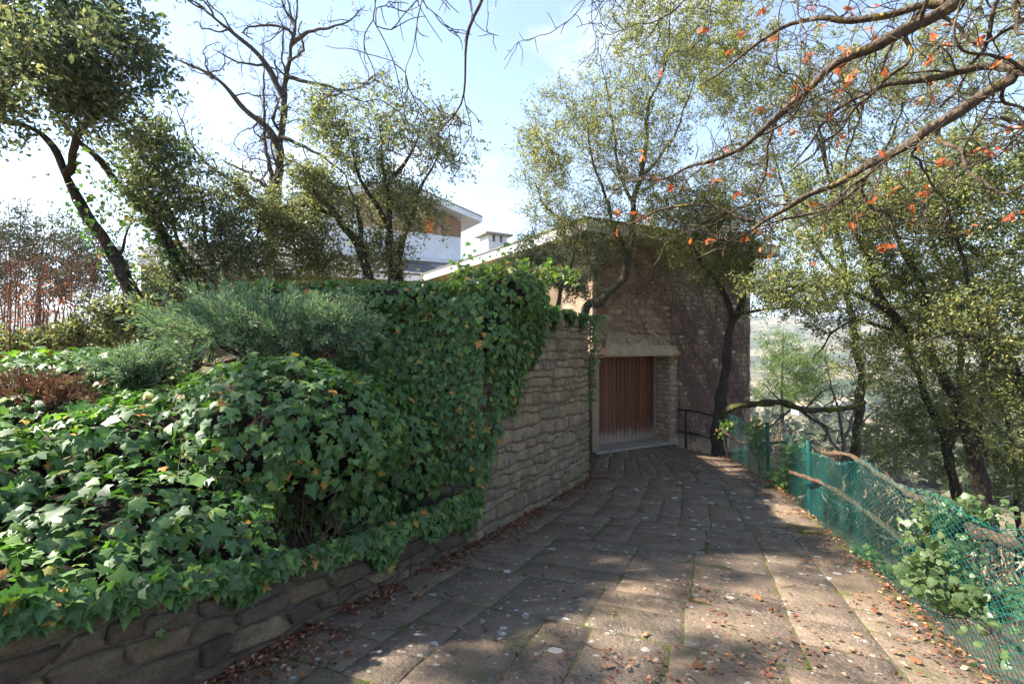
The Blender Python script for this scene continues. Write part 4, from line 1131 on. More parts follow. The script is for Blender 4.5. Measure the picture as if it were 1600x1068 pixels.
obj('side_branches', tube_mesh('side_branches', [(p, r, 5) for l, p, r in out], M['bark_dark']), bt)

# --- evergreens on the slope to the right
def slope_tree(label, trunk, r0, extra, blobs, n, lp, seed, mat='oak_leaf_right', L=.058, bark='bark_dark', gap=-.02):
    return make_tree('evergreen_oak', label, [(rooted(trunk), r0, r0 * .3)] + extra, blobs, int(n * .95), lp, L, mat, bark, seed=seed, sig=.19, group='evergreen oaks on the slope', gap=gap)
slope_tree('evergreen oak with the thickest leaning trunk on the slope beyond the fence',
           A((1545, 830, 8.4), (1525, 720, 8.4), (1490, 620, 8.4), (1452, 545, 8.4), (1400, 495, 8.3), (1350, 400, 8.2), (1305, 290, 8.0), (1270, 200, 7.8)), .15,
           [(A((1452, 545, 8.4), (1440, 460, 8.2), (1400, 360, 8.0), (1380, 240, 7.8)), .08, .025), (A((1400, 495, 8.3), (1330, 455, 8.0), (1260, 445, 7.8), (1200, 455, 7.6)), .05, .015), (A((1525, 700, 8.4), (1535, 600, 8.6), (1560, 480, 8.6), (1580, 380, 8.6)), .09, .03)],
           [blob(1330, 330, 8, 120, 90, 1.1, 2), blob(1260, 450, 7.9, 95, 40, .9, 1.2), blob(1420, 420, 8.3, 110, 90, 1.1, 2), blob(1560, 420, 8.6, 90, 100, 1.1, 1.6), blob(1400, 560, 8.2, 80, 50, .8, .7)],
           640, 30, 401)
slope_tree('evergreen oak with a slim double trunk second from the fence on the slope',
           A((1500, 800, 10.2), (1480, 700, 10.2), (1440, 600, 10.2), (1405, 520, 10.1), (1370, 440, 10.0), (1340, 330, 9.8)), .12,
           [(A((1480, 700, 10.2), (1500, 600, 10.4), (1495, 480, 10.4), (1460, 380, 10.3), (1440, 250, 10.2)), .08, .025), (A((1405, 520, 10.1), (1330, 500, 9.9), (1270, 560, 9.7)), .04, .012)],
           [blob(1370, 480, 10, 120, 70, 1.2, 1.6), blob(1480, 480, 10.3, 120, 90, 1.2, 1.8), blob(1430, 620, 10.2, 90, 70, 1, 1), blob(1430, 280, 10.2, 120, 90, 1.2, 1.4)],
           600, 28, 402)
slope_tree('evergreen oak reaching in from the right picture edge over the slope',
           A((1680, 900, 7.4), (1650, 760, 7.4), (1612, 640, 7.4), (1560, 540, 7.3), (1510, 430, 7.2), (1470, 300, 7.0)), .13,
           [(A((1612, 640, 7.4), (1640, 500, 7.2), (1620, 350, 7.0), (1590, 200, 6.8)), .08, .025), (A((1560, 540, 7.3), (1490, 520, 7.0), (1430, 540, 6.8)), .04, .012)],
           [blob(1540, 500, 7.2, 110, 70, .9, 1.6), blob(1600, 300, 7, 120, 130, 1.1, 2), blob(1590, 620, 7.3, 70, 90, .8, 1), blob(1480, 300, 7.1, 80, 80, .9, 1)],
           560, 30, 403)
slope_tree('tall evergreen oak on the slope behind the long overhead branches',
           A((1330, 760, 13), (1345, 600, 13), (1325, 470, 13), (1305, 330, 12.8), (1280, 200, 12.6), (1250, 60, 12.4)), .13,
           [(A((1325, 450, 13), (1240, 330, 12.8), (1190, 180, 12.6)), .06, .02), (A((1305, 330, 12.8), (1390, 220, 12.6), (1430, 90, 12.4)), .06, .02)],
           [blob(1230, 160, 12.6, 120, 120, 1.6, 2.2), blob(1130, 90, 12.4, 90, 90, 1.4, 1.6), blob(1380, 130, 12.6, 110, 110, 1.5, 1.6), blob(1500, 110, 12.4, 110, 110, 1.4, 1.3), blob(1310, 330, 12.8, 110, 80, 1.4, 1.3)],
           900, 26, 404, 'oak_leaf_yellow', .075, 'bark', gap=-.02)
slope_tree('small evergreen oak low on the slope among the trunks',
           A((1590, 800, 10.5), (1580, 700, 10.5), (1560, 600, 10.4), (1550, 520, 10.3)), .08,
           [(A((1580, 700, 10.5), (1540, 640, 10.3), (1500, 600, 10.2)), .04, .015)],
           [blob(1540, 650, 10.2, 120, 80, 1.2, 2), blob(1420, 690, 10.8, 80, 60, 1.0, 1), blob(1590, 740, 9.6, 70, 60, .8, 1)],
           420, 28, 405)
# --- bare oak whose limbs reach in from the right, with orange dead leaves
ot = [np.array([5.6, 2.2, tz(5.6, 2.2) - .2]), np.array([5.6, 2.3, 1.0]), np.array([5.5, 2.6, 2.6]), np.array([5.3, 3.0, 3.9]), np.array([5.0, 3.3, 5.4]), np.array([4.6, 3.4, 7.0])]
O = ot[3]
bare_tree('bare_oak', 'bare oak with long lichened limbs and orange dead leaves reaching in from the right', [
    (ot, .19, .08),
    ([ot[2], at(1640, 110, 3.9), *A((1580, 125, 4.1), (1520, 165, 4.2), (1440, 208, 4.3), (1370, 245, 4.5), (1310, 285, 4.7), (1240, 318, 4.9), (1190, 345, 5.1), (1140, 378, 5.3), (1075, 412, 5.5))], .085, .014),
    ([ot[4], *A((1570, -60, 4.3), (1500, 0, 4.4), (1430, 40, 4.5), (1390, 58, 4.5), (1310, 105, 4.7), (1265, 140, 4.8), (1215, 180, 4.9), (1170, 225, 5.0), (1130, 245, 5.2), (1080, 258, 5.4), (1040, 278, 5.5), (985, 285, 5.7))], .08, .014),
    (A((1590, 105, 4.1), (1530, 105, 4.3), (1460, 122, 4.4), (1360, 140, 4.6), (1300, 175, 4.8), (1265, 225, 5.0), (1230, 265, 5.1)), .035, .008),
    (A((1500, 0, 4.4), (1440, 10, 4.6), (1370, 28, 4.8), (1290, 28, 5.0), (1240, 35, 5.2), (1160, 80, 5.4), (1100, 130, 5.6)), .04, .008),
    ([ot[4], np.array([3.4, 3.4, 5.2]), np.array([1.6, 3.5, 4.85]), np.array([.2, 3.6, 4.55]), np.array([-1.2, 3.7, 4.4])], .05, .01),
    (A((760, -60, 3.55), (752, 0, 3.6), (738, 50, 3.65), (725, 120, 3.75), (700, 190, 3.85), (668, 240, 3.95)), .014, .004),
    (A((1180, 345, 5.1), (1100, 320, 5.3), (1010, 340, 5.5), (950, 370, 5.7)), .02, .006)],
    'bark_lichen', 501, dens=2.7, up=.02, maxl=3, spread=.65, dry=300, dry_L=.064)
bare_tree('bare_sapling', 'pale bare multi stemmed tree below the fence with spreading grey branches', [
    (rooted(A((1320, 800, 15), (1318, 700, 15), (1310, 640, 15), (1290, 560, 15))), .10, .03),
    (A((1320, 720, 15), (1350, 660, 15), (1390, 620, 15)), .06, .02), (A((1318, 710, 15), (1270, 650, 15), (1240, 620, 15)), .05, .015), (A((1318, 690, 15), (1340, 620, 15.3), (1345, 550, 15.5)), .05, .015)], 'bark_grey', 502, dens=1.3, maxl=3)
# --- pine and pale trees beyond
make_tree('pine_tree', 'bright green pine on the slope beyond the garage corner', [(rooted(A((1222, 690, 36), (1222, 600, 36), (1225, 510, 36))), .2, .06)],
          [blob(1215, 560, 36, 38, 50, 2, 2), blob(1262, 580, 36, 40, 45, 2, 1.5), blob(1230, 610, 36, 50, 30, 2, 1)], 150, 34, .24, 'pine', 'bark_dark', seed=601, sig=.6, wr=.12, gap=.05, reach=8)
make_tree('evergreen_oak', 'hazy evergreen tree behind the red stemmed shrub', [(rooted(A((60, 520, 22), (62, 440, 22), (70, 350, 22))), .2, .06)],
          [blob(60, 400, 22, 75, 80, 2, 2), blob(120, 440, 21, 50, 50, 2, 1), blob(0, 420, 22, 60, 80, 2, 1.4), blob(150, 400, 21, 40, 60, 2, .8)], 330, 28, .14, 'far_leaf', 'bark', seed=602, sig=.4, gap=-.1, reach=8)

# ------------------------------------------------------------------ brush and far woods
rng = np.random.default_rng(61)
bp, bd = [], []
for _ in range(700):
    th = rng.uniform(.18, .95); r = rng.uniform(9, 58) ** 1.0
    x, y = r * math.sin(th), r * math.cos(th)
    if x < xr(y) + 1.2 or (y > 12 and x < 8.5): continue
    z = tz(x, y); n_ = 120; s = .035 * r ** .5 + .12
    q = np.array([x, y, z]) + rng.normal(0, 1, (n_, 3)) * np.array([.45, .45, .25]) * (1 + r * .02) + np.array([0, 0, .25])
    bp.append(q); bd.append(unit(rng.normal(0, .8, (n_, 3)) + np.array([0, 0, .9])))
bp, bd = np.vstack(bp), np.vstack(bd)
obj('brush', leaf_mesh('brush', bp, bd, unit(rng.normal(0, 1, bp.shape)), .22 * (1 + bp[:, 1] * .012) * rng.uniform(.5, 1.4, len(bp)), M['brush'], rng, .07), kind='stuff', label='dry brown brush on the slope below the fence', category='brush')
fp = []
for _ in range(1500):
    th = rng.uniform(-1.0, 1.0); r = 70 * math.exp(rng.uniform(0, 2.3))
    if abs(th) < .12 and r < 90: continue
    x, y = r * math.sin(th), 10 + r * math.cos(th)
    z = tz(x, y); s = rng.uniform(1.6, 3.4)
    q = unit(rng.normal(0, 1, (46, 3))) * rng.uniform(.55, 1, (46, 1)) * s * np.array([1, 1, 1.05]) + np.array([x, y, z + s * .9])
    fp.append(q)
fp = np.vstack(fp)
obj('distant_wood', leaf_mesh('distant_wood', fp, unit(rng.normal(0, 1, fp.shape)), unit(rng.normal(0, .6, fp.shape) + np.array([0, 0, .8])), rng.uniform(1.0, 2.2, len(fp)), M['far_leaf'], rng, .8), kind='stuff', label='distant wood across the valley', category='wood')
vrng = np.random.default_rng(62)
for k, (px, py, Y, w_, h_) in enumerate(((1266, 600, 190, 9, 4), (1335, 598, 210, 11, 4), (1290, 655, 120, 8, 3), (1375, 668, 125, 9, 3))):
    p = at(px, py, Y); p[2] = tz(p[0], p[1])
    bld = thing('farm_building', ['pale farm building seen left of the grey bare tree', 'pale farm building behind the grey bare tree', 'low white shed lower in the valley, left one', 'low white shed lower in the valley, right one'][k], 'building', p)
    b = MB(); b.box(p - np.array([w_ / 2, 0, .5]), (w_, 0, 0), (0, 5, 0), (0, 0, h_)); obj('wall', b.mesh('wall', M['render']), bld)
    b = MB(); q = p - np.array([w_ / 2 + .3, .3, .5 - h_]); b.hexa([q, q + [w_ + .6, 0, 0], q + [w_ + .6, 5.6, 0], q + [0, 5.6, 0]], [q + [0, 2.6, 1.2], q + [w_ + .6, 2.6, 1.2], q + [w_ + .6, 3, 1.2], q + [0, 3, 1.2]]); obj('roof', b.mesh('roof', M['lintel']), bld)

# ------------------------------------------------------------------ ivy
def ell_points(E, n, rng, skip=.96, noise=.06):
    """points and normals on the outside of a union of ellipsoids"""
    P_, N_ = [], []
    area = np.array([(e[3] * e[4] + e[4] * e[5] + e[3] * e[5]) for e in E]); cnt = (n * area / area.sum()).astype(int)
    for k, e in enumerate(E):
        c, r = np.array(e[:3]), np.array(e[3:6])
        u = unit(rng.normal(0, 1, (cnt[k], 3)))
        p = c + u * r; nn = unit(u / r)
        ok = np.ones(len(p), bool)
        for j, f in enumerate(E):
            if j != k: ok &= (((p - np.array(f[:3])) / np.array(f[3:6])) ** 2).sum(1) > skip ** 2
        p, nn = p[ok], nn[ok]
        p = p + nn * (noise * (wob(p, 3.2, 3) + .6 * wob(p, 7, 5)))[:, None]
        P_.append(p); N_.append(nn)
    return np.vstack(P_), np.vstack(N_)
def ivy_orient(N_, rng, up=.3, jit=.55, tj=.6):
    nr = unit(N_ + rng.normal(0, jit, N_.shape) + np.array([0, 0, up]))
    g = np.array([0, 0, -1.0]) + rng.normal(0, tj, N_.shape) + N_ * .35
    tip = unit(g - (g * nr).sum(1, keepdims=True) * nr)
    return tip, nr
def light_block(E, name, parent, s=.86):  # dark ellipsoids added under the ivy leaves to block light
    Vs, Fs, b = [], [], 0
    nu_, nv_ = 20, 12
    for e in E:
        th = np.linspace(0, 2 * math.pi, nu_, endpoint=False); ph = np.linspace(.05, math.pi - .05, nv_)
        TH, PH = np.meshgrid(th, ph)
        p = np.stack([np.cos(TH) * np.sin(PH), np.sin(TH) * np.sin(PH), np.cos(PH)], -1) * np.array(e[3:6]) * s
        p = p * (1 + .06 * wob(p, 5, b))[..., None] + np.array(e[:3])
        Vs.append(p.reshape(-1, 3))
        i_ = np.arange(nv_ - 1)[:, None] * nu_; j_ = np.arange(nu_)[None]; j2 = (j_ + 1) % nu_
        Fs.append(np.stack([i_ + j_, i_ + nu_ + j_, i_ + nu_ + j2, i_ + j2], -1).reshape(-1, 4) + b); b += nu_ * nv_
    obj(name, np_mesh(name, np.vstack(Vs), np.vstack(Fs), M['core_brown'], True), parent)

rng = np.random.default_rng(71)
E_mound = [(-2.0, 4.35, .78, 1.02, .85, .66), (-2.75, 3.35, .18, 1.15, .95, .62), (-2.05, 3.4, .12, .55, .45, .45), (-2.6, 2.75, .22, .75, .55, .36), (-3.6, 3.1, .42, .9, .9, .62),
           (-1.5, 4.62, .05, .40, .40, .34), (-1.4, 5.15, .45, .62, .50, .60), (-1.05, 5.5, .35, .30, .30, .5), (-1.55, 5.2, .85, .6, .5, .45), (-1.82, 4.0, .8, .5, .45, .42), (-4.6, 5.2, .95, 1.2, 1.0, .55), (-3.3, 4.5, .55, .9, .8, .6), (-4.4, 4.2, .6, .9, .7, .55), (-3.2, 2.5, .3, .5, .6, .5), (-2.65, 2.25, .36, .5, .35, .26), (-3.0, 3.9, .62, .7, .6, .5), (-2.35, 3.0, .12, .5, .45, .34)]
mound = thing('ivy_bank', 'mounded bank of glossy ivy spilling over the low wall', 'ivy', (-2.2, 4.0, .1))
light_block(E_mound, 'soil_light_block', mound, .70)  # added filler inside the bank, stops light passing between the leaves
P_, N_ = ell_points(E_mound, 40000, rng, .97, .05)
view = unit(np.array([0, 0, EYE]) - P_)
keep = ((N_ * view).sum(1) > -.35) & (P_[:, 2] > zg(P_[:, 1]) + .22)
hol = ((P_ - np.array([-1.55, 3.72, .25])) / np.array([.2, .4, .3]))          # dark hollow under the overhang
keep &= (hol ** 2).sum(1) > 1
keep &= ~((P_[:, 0] > xl(P_[:, 1]) + .24))
keep &= (P_[:, 2] > wtop(P_[:, 1]) - .03 + .10 * wob(P_, 4.0, 8)) | (P_[:, 0] < xl(P_[:, 1]) - .3)
P_, N_ = P_[keep], N_[keep]
P_ = P_ + N_ * rng.uniform(-.07, .05, (len(P_), 1))
tip, nr = ivy_orient(N_, rng)
Ls = np.clip(rng.lognormal(-2.55, .26, len(P_)), .035, .125)
vis = (Ls / P_[:, 1]) * np.clip((nr * unit(np.array([0, 0, EYE]) - P_)).sum(1), 0, 1)
inframe = (np.abs(P_[:, 0] / P_[:, 1]) < 1.0)
order = np.argsort(-(vis * inframe))
ivy_me = [np_mesh('leaf', IVY * np.array([rng.uniform(.85, 1.1), rng.uniform(.9, 1.15), s]) + np.column_stack([rng.normal(0, .03, (11, 2)), rng.normal(0, .03, 11)]), fan(IVY), M['ivy_obj'], False, None, {'vein': IVY_VEIN}) for s in (.4, .8, 1.1, 1.5, 1.9, 2.6, -1.0, 3.2)]
for j in order[:300]:
    obj('leaf', ivy_me[int(rng.integers(8))], mound, mw=shape_matrix(P_[j], tip[j], nr[j], float(Ls[j])))
rest = order[300:]
obj('leaves', shape_mesh('leaves', IVY, IVY_VEIN, P_[rest], tip[rest], nr[rest], Ls[rest], M['ivy'], rng), mound, kind='stuff')
# trailing shoots with small pale leaves over the low wall
tub, tp_, tt_, tn_ = [], [], [], []
for px, py, Y in ((420, 875, 3.35), (445, 850, 3.5), (500, 840, 3.85), (510, 850, 3.9), (590, 815, 4.5), (600, 800, 4.7), (655, 790, 5.2), (720, 770, 5.9), (722, 790, 5.9), (330, 890, 2.95), (250, 905, 2.65), (560, 830, 4.3)):
    p = at(px, py, Y) ; L = rng.uniform(.12, .34)
    q = np.array([p + np.array([-.1, .1, .1]), p, p + np.array([rng.normal(.03, .03), rng.normal(-.02, .02), -L])])
    sp = spline(q, .03); tub.append((sp, np.full(len(sp), .0022), 4))
    for s in sp[2:]:
        for _ in range(2):
            tp_.append(s + rng.normal(0, .012, 3)); tn_.append(unit(np.array([.5, -.8, .3]) + rng.normal(0, .4, 3))); tt_.append(unit(np.array([rng.normal(0, .7), 0, -.8])))
obj('trailing_stems', tube_mesh('trailing_stems', tub, M['creeper']), mound)
obj('trailing_leaves', shape_mesh('trailing_leaves', IVY, IVY_VEIN, np.array(tp_), np.array(tt_), np.array(tn_), rng.uniform(.025, .05, len(tp_)), M['ivy_young'], rng), mound, kind='stuff')
# uneven fringe hanging over the low wall
n_ = 2700; u = rng.uniform(.4, low_line.L, n_); v = rng.random(n_) ** 1.3
xyw = low_line.xy(u)
hang = np.clip(.10 - .13 * (1 - smooth(3.2, 4.2, xyw[:, 1])) + .16 * wob(np.stack([u, u * .3, u * 0], -1), 2.4, 4) + .09 * np.sin(9 * u + 1) + .16 * smooth(3.6, 5.4, xyw[:, 1]), .035, .5)
sel = hang > .03; u, v, hang, xyw = u[sel], v[sel], hang[sel], xyw[sel]
xyw = xyw + low_line.nrm(u) * (.05 + .05 * np.sin(v * 3) + rng.uniform(-.02, .03, len(u)))[:, None]
Pf = np.stack([xyw[:, 0], xyw[:, 1], wtop(xyw[:, 1]) + .10 - v * (hang + .08)], -1)
Nf = np.stack([low_line.nrm(u)[:, 0], low_line.nrm(u)[:, 1], np.full(len(u), .3)], -1) + rng.normal(0, .15, (len(u), 3))
tipf, nrf = ivy_orient(unit(Nf), rng)
obj('fringe_leaves', shape_mesh('fringe_leaves', IVY, IVY_VEIN, Pf, tipf, nrf, np.clip(rng.lognormal(-2.65, .28, len(Pf)), .03, .11), M['ivy'], rng), mound, kind='stuff')
# bare stems and dead twigs poking through
tub = []
for _ in range(150):
    j = rng.integers(len(P_)); p = P_[j]; d = unit(rng.normal(0, 1, 3) + N_[j] * .2); L = rng.uniform(.15, .5)
    sp = spline(np.array([p - d * L * .5, p + rng.normal(0, .05, 3) + N_[j] * .04, p + d * L * .5]), .04); tub.append((sp, np.linspace(.004, .002, len(sp)), 4))
for _ in range(110):
    p = np.array([-1.58, 3.75, .35]) + rng.normal(0, 1, 3) * np.array([.26, .2, .16]); d = unit(rng.normal(0, .5, 3) + np.array([0, 0, -1])); L = rng.uniform(.12, .4)
    sp = spline(np.array([p, p + d * L * .5 + rng.normal(0, .04, 3), p + d * L]), .04); tub.append((sp, np.linspace(.004, .002, len(sp)), 4))
obj('dead_stems', tube_mesh('dead_stems', tub, M['dead_wood']), mound, kind='stuff')

# curtain over the garden wall and the shoulder of the tall wall
rng = np.random.default_rng(72)
curtain = thing('ivy_curtain', 'thick ivy curtain hanging over the garden wall and the tall wall corner', 'ivy', (split[0], split[1], 1.0))
E_top = [(split[0] - .9 - k * .75, split[1] - .0 + .06 * k, 2.10 + .02 * math.sin(3 * k), .65, .26, .17) for k in range(3)] + \
        [(split[0] + .22, split[1] + .35, 2.2, .62, .42, .28), (split[0] + .45, split[1] + .95, 2.14, .45, .42, .30), (split[0] + .05, split[1] + .15, 1.75, .42, .32, .5), (split[0] + .62, split[1] + 1.35, 2.1, .30, .32, .22)]
light_block(E_top, 'stem_light_block', curtain, .62)  # added filler inside the curtain top, blocks light behind the leaves
Pa, Na = ell_points(E_top, 5200, rng, .96, .04)
# face of the garden wall
n_ = 5600
u = rng.uniform(0, 2.75, n_); v = rng.uniform(0, 1, n_)
Pb = np.stack([split[0] - u + .1, split[1] - .12 - .10 * np.sin(v * math.pi) - .05 * wob(np.stack([u, v, u], -1), 2.5) + .03 * u, .05 + v * 2.05], -1)
Nb = np.tile(np.array([.05, -1, .25]), (n_, 1)) + rng.normal(0, .1, (n_, 3))
# shoulder hanging down the drive face of the tall wall
n_ = 5200
u = rng.uniform(0, tall_line.L, n_)
frac = u / 2.35
hang = np.clip(2.25 * (1 - frac ** .9), 0, 3) + .18 * np.sin(9 * u) + .12 * np.sin(23 * u)
v = rng.uniform(0, 1, n_)
sel = hang > .05
u, v, hang = u[sel], v[sel], hang[sel]
xy = tall_line.xy(u) + tall_line.nrm(u) * (.05 + .14 * np.sin(np.clip(v, 0, 1) * math.pi)[:, None] * np.clip(hang, 0, 1)[:, None] + rng.uniform(-.03, .04, (len(u), 1)))
Pc = np.stack([xy[:, 0], xy[:, 1], ttop(xy[:, 1]) + .08 - v * hang], -1)
Nc = np.stack([tall_line.nrm(u)[:, 0], tall_line.nrm(u)[:, 1], np.full(len(u), .25)], -1) + rng.normal(0, .12, (len(u), 3))
Pw = np.vstack([Pa, Pb, Pc]); Nw = unit(np.vstack([Na, Nb, Nc]))
kk = (Nw * unit(np.array([0, 0, EYE]) - Pw)).sum(1) > -.5
Pw, Nw = Pw[kk], Nw[kk]
Pw = Pw + Nw * rng.uniform(-.05, .04, (len(Pw), 1))
tip, nr = ivy_orient(Nw, rng, .3, .38, .35)
Lw = np.clip(rng.lognormal(-2.68, .25, len(Pw)), .03, .11)
vis = (Lw / Pw[:, 1]) * np.clip((nr * unit(np.array([0, 0, EYE]) - Pw)).sum(1), 0, 1)
order = np.argsort(-vis)
for j in order[:250]:
    obj('leaf', ivy_me[int(rng.integers(8))], curtain, mw=shape_matrix(Pw[j], tip[j], nr[j], float(Lw[j])))
rest = order[250:]
obj('leaves', shape_mesh('leaves', IVY, IVY_VEIN, Pw[rest], tip[rest], nr[rest], Lw[rest], M['ivy'], rng), curtain, kind='stuff')
# bright young shoots on top
Py, Ny = [], []
tub = []
for _ in range(130):
    b0 = np.array([split[0] + .35 + rng.normal(0, .38), split[1] + .6 + rng.normal(0, .35), 2.38 + rng.uniform(-.05, .08)]); d = unit(rng.normal(0, .5, 3) + np.array([0, 0, .8])); L = rng.uniform(.08, .28)
    tub.append((np.array([b0 - d * .08, b0 + d * L * .5, b0 + d * L]), np.array([.004, .003, .002]), 4))
    for s in np.linspace(.1, 1, 7):
        Py.append(b0 + d * L * s + rng.normal(0, .03, 3)); Ny.append(unit(rng.normal(0, .6, 3) + np.array([0, -.4, .6])))
for _ in range(420):
    Py.append(np.array([split[0] - rng.uniform(-.1, 2.6), split[1] + rng.normal(0, .1), 2.26 + rng.normal(0, .03)])); Ny.append(unit(rng.normal(0, .5, 3) + np.array([0, -.3, .8])))
Py, Ny = np.array(Py), np.array(Ny)
obj('young_stems', tube_mesh('young_stems', tub, M['creeper']), curtain, kind='stuff')
tip, nr = ivy_orient(Ny, rng, .2, .4, .8)
obj('young_leaves', shape_mesh('young_leaves', IVY, IVY_VEIN, Py, tip, nr, rng.uniform(.045, .085, len(Py)), M['ivy_young'], rng), curtain, kind='stuff')

# narrow strip of ivy on the end of the tall wall
rng = np.random.default_rng(73)
strip = thing('ivy_strip', 'narrow strand of ivy hanging down the wall end beside the garage door', 'ivy', (tall_end[0], tall_end[1], float(zg(tall_end[1]))))
n_ = 620; v = rng.uniform(0, 1, n_) ** 1.5
w_ = rng.normal(0, 1, n_) * (.10 * (1 - v) + .035)
Ps = np.stack([tall_end[0] + .06 + n_end[0] * (w_ - .02) + .06 * t_end[0], tall_end[1] + .10 + n_end[1] * (w_ - .02) + .02, float(ttop(tall_end[1])) + .08 - v * 1.75], -1)
Ns = np.tile(unit(np.array([.35, -.7, .25])), (n_, 1))
tip, nr = ivy_orient(Ns, rng, .2, .4, .4)
obj('leaves', shape_mesh('leaves', IVY, IVY_VEIN, Ps, tip, nr, rng.uniform(.04, .075, n_), M['ivy'], rng), strip, kind='stuff')
sp = spline(np.array([[tall_end[0] + .05, tall_end[1] + .1, 2.1], [tall_end[0] + .07, tall_end[1] + .1, 1.2], [tall_end[0] + .05, tall_end[1] + .1, .3]]))
obj('stem', tube_mesh('stem', [(sp, np.linspace(.012, .006, len(sp)), 6)], M['creeper']), strip)

# ivy climbing the leaning trunks
for k, (pts, r) in enumerate(ivy_trunks):
    rng = np.random.default_rng(80 + k)
    sp = spline(pts, .05); top = .62 if k == 0 else .55
    nL = 420 if k == 0 else 900
    f = rng.uniform(0, 1, nL) ** 1.3 * top; j = (f * (len(sp) - 1)).astype(int)
    d = unit(rng.normal(0, 1, (nL, 3))); d[:, 1] -= .3; d = unit(d)
    rad = r + (.04 if k == 0 else .05 + .28 * np.clip(1 - f / .35, 0, 1) * rng.random(nL))
    P_t = sp[j] + d * np.reshape(rad, (-1, 1)) if np.ndim(rad) else sp[j] + d * rad
    tip, nr = ivy_orient(d, rng, .3, .4, .5)
    it = thing('climbing_ivy', ['ivy climbing the left leaning trunk', 'dense ivy sleeve round the second leaning trunk'][k], 'ivy', sp[0])
    obj('leaves', shape_mesh('leaves', IVY, IVY_VEIN, P_t, tip, nr, rng.uniform(.05, .10, nL), M['ivy' if k else 'ivy_young'] if k else M['ivy'], rng), it, kind='stuff')
    st = sp[: int(len(sp) * top)]
    obj('stem', tube_mesh('stem', [(st + np.array([.0, -r * .95, 0]) + .03 * np.stack([wob(st, 5, k), wob(st, 4, k) * 0, wob(st, 5, k + 3)], -1), np.linspace(.02, .008, len(st)), 6)], M['creeper']), it)
    if k == 0:
        n2 = 130; yp = at(190, 300, 7.5) + rng.normal(0, 1, (n2, 3)) * np.array([.35, .3, .45]); tip, nr = ivy_orient(np.tile(np.array([0, -1., .2]), (n2, 1)), rng, .3, .6, .6)
        obj('young_leaves', shape_mesh('young_leaves', IVY, IVY_VEIN, yp, tip, nr, rng.uniform(.07, .12, n2), M['ivy_young'], rng), it, kind='stuff')

# ------------------------------------------------------------------ juniper, red stemmed shrub, climber on the fence
def juniper(name, label, centre, radii, n, mat, seed, L=(.22, .6)):
    rng = np.random.default_rng(seed); t_ = thing(name, label, 'shrub', centre - np.array([0, 0, radii[2]]))
    tub, pp, dd = [], [], []
    root = centre - np.array([0, 0, radii[2] * .9])
    for k in range(n):
        e = unit(rng.normal(0, 1, 3) + np.array([0, -.15, .55])); tipp = centre + e * radii * rng.uniform(.55, 1.0) * (1 + .55 * wob(e * 2.6, 2.0, seed))
        d = unit(e * .9 + rng.normal(0, .35, 3) + np.array([0, 0, .25])); l_ = rng.uniform(*L)
        st = tipp - d * l_ * .6
        sp = spline(np.array([st, st + d * l_ * .5 + rng.normal(0, .02, 3), st + d * l_ + np.array([0, 0, -.05 * l_])]), .03)
        tub.append((sp, np.linspace(.0045, .0015, len(sp)), 3))
        if k % 6 == 0: tub.append((spline(np.array([root, (root + st) / 2 + rng.normal(0, .08, 3), st]), .08), np.linspace(.018, .005, len(spline(np.array([root, (root + st) / 2, st]), .08)))[:999], 5)) if False else None
        tub = [q for q in tub if q]
        m = 95; f = rng.uniform(0, 1, m); side = unit(rng.normal(0, 1, (m, 3)))
        q = sp[(f * (len(sp) - 1)).astype(int)]
        pp.append(q + side * (.012 + .05 * (1 - f[:, None])) * rng.random((m, 1))); dd.append(unit(d * 1.0 + side * .75))
    for k in range(9):
        e = unit(rng.normal(0, 1, 3) + np.array([0, 0, .5])); q = spline(np.array([root, root + e * radii * .5 + rng.normal(0, .06, 3), centre + e * radii * .8]), .06)
        tub.append((q, np.linspace(.022, .006, len(q)), 6))
    obj('stems', tube_mesh('stems', tub, M['dead_wood']), t_, kind='stuff')
    pp, dd = np.vstack(pp), np.vstack(dd)
    obj('foliage', leaf_mesh('foliage', pp, dd, unit(rng.normal(0, 1, pp.shape)), rng.uniform(.03, .065, len(pp)), M[mat], rng, .17, .02), t_, kind='stuff')
juniper('juniper', 'feathery blue green juniper spreading above the ivy bank', at(385, 512, 5.0), np.array([1.0, .6, .34]), 230, 'juniper', 91)
juniper('juniper', 'smaller juniper spray in front of the ivy curtain, right of the large juniper', at(520, 512, 4.95), np.array([.42, .35, .24]), 150, 'juniper', 92)
juniper('juniper', 'low juniper spray on the left shoulder of the ivy bank', at(215, 570, 4.9), np.array([.42, .35, .14]), 90, 'juniper', 93)
juniper('dead_juniper', 'brown dead juniper sprays lying on the ivy at the left', at(60, 622, 4.3), np.array([.42, .3, .16]), 90, 'juniper_dead', 94)

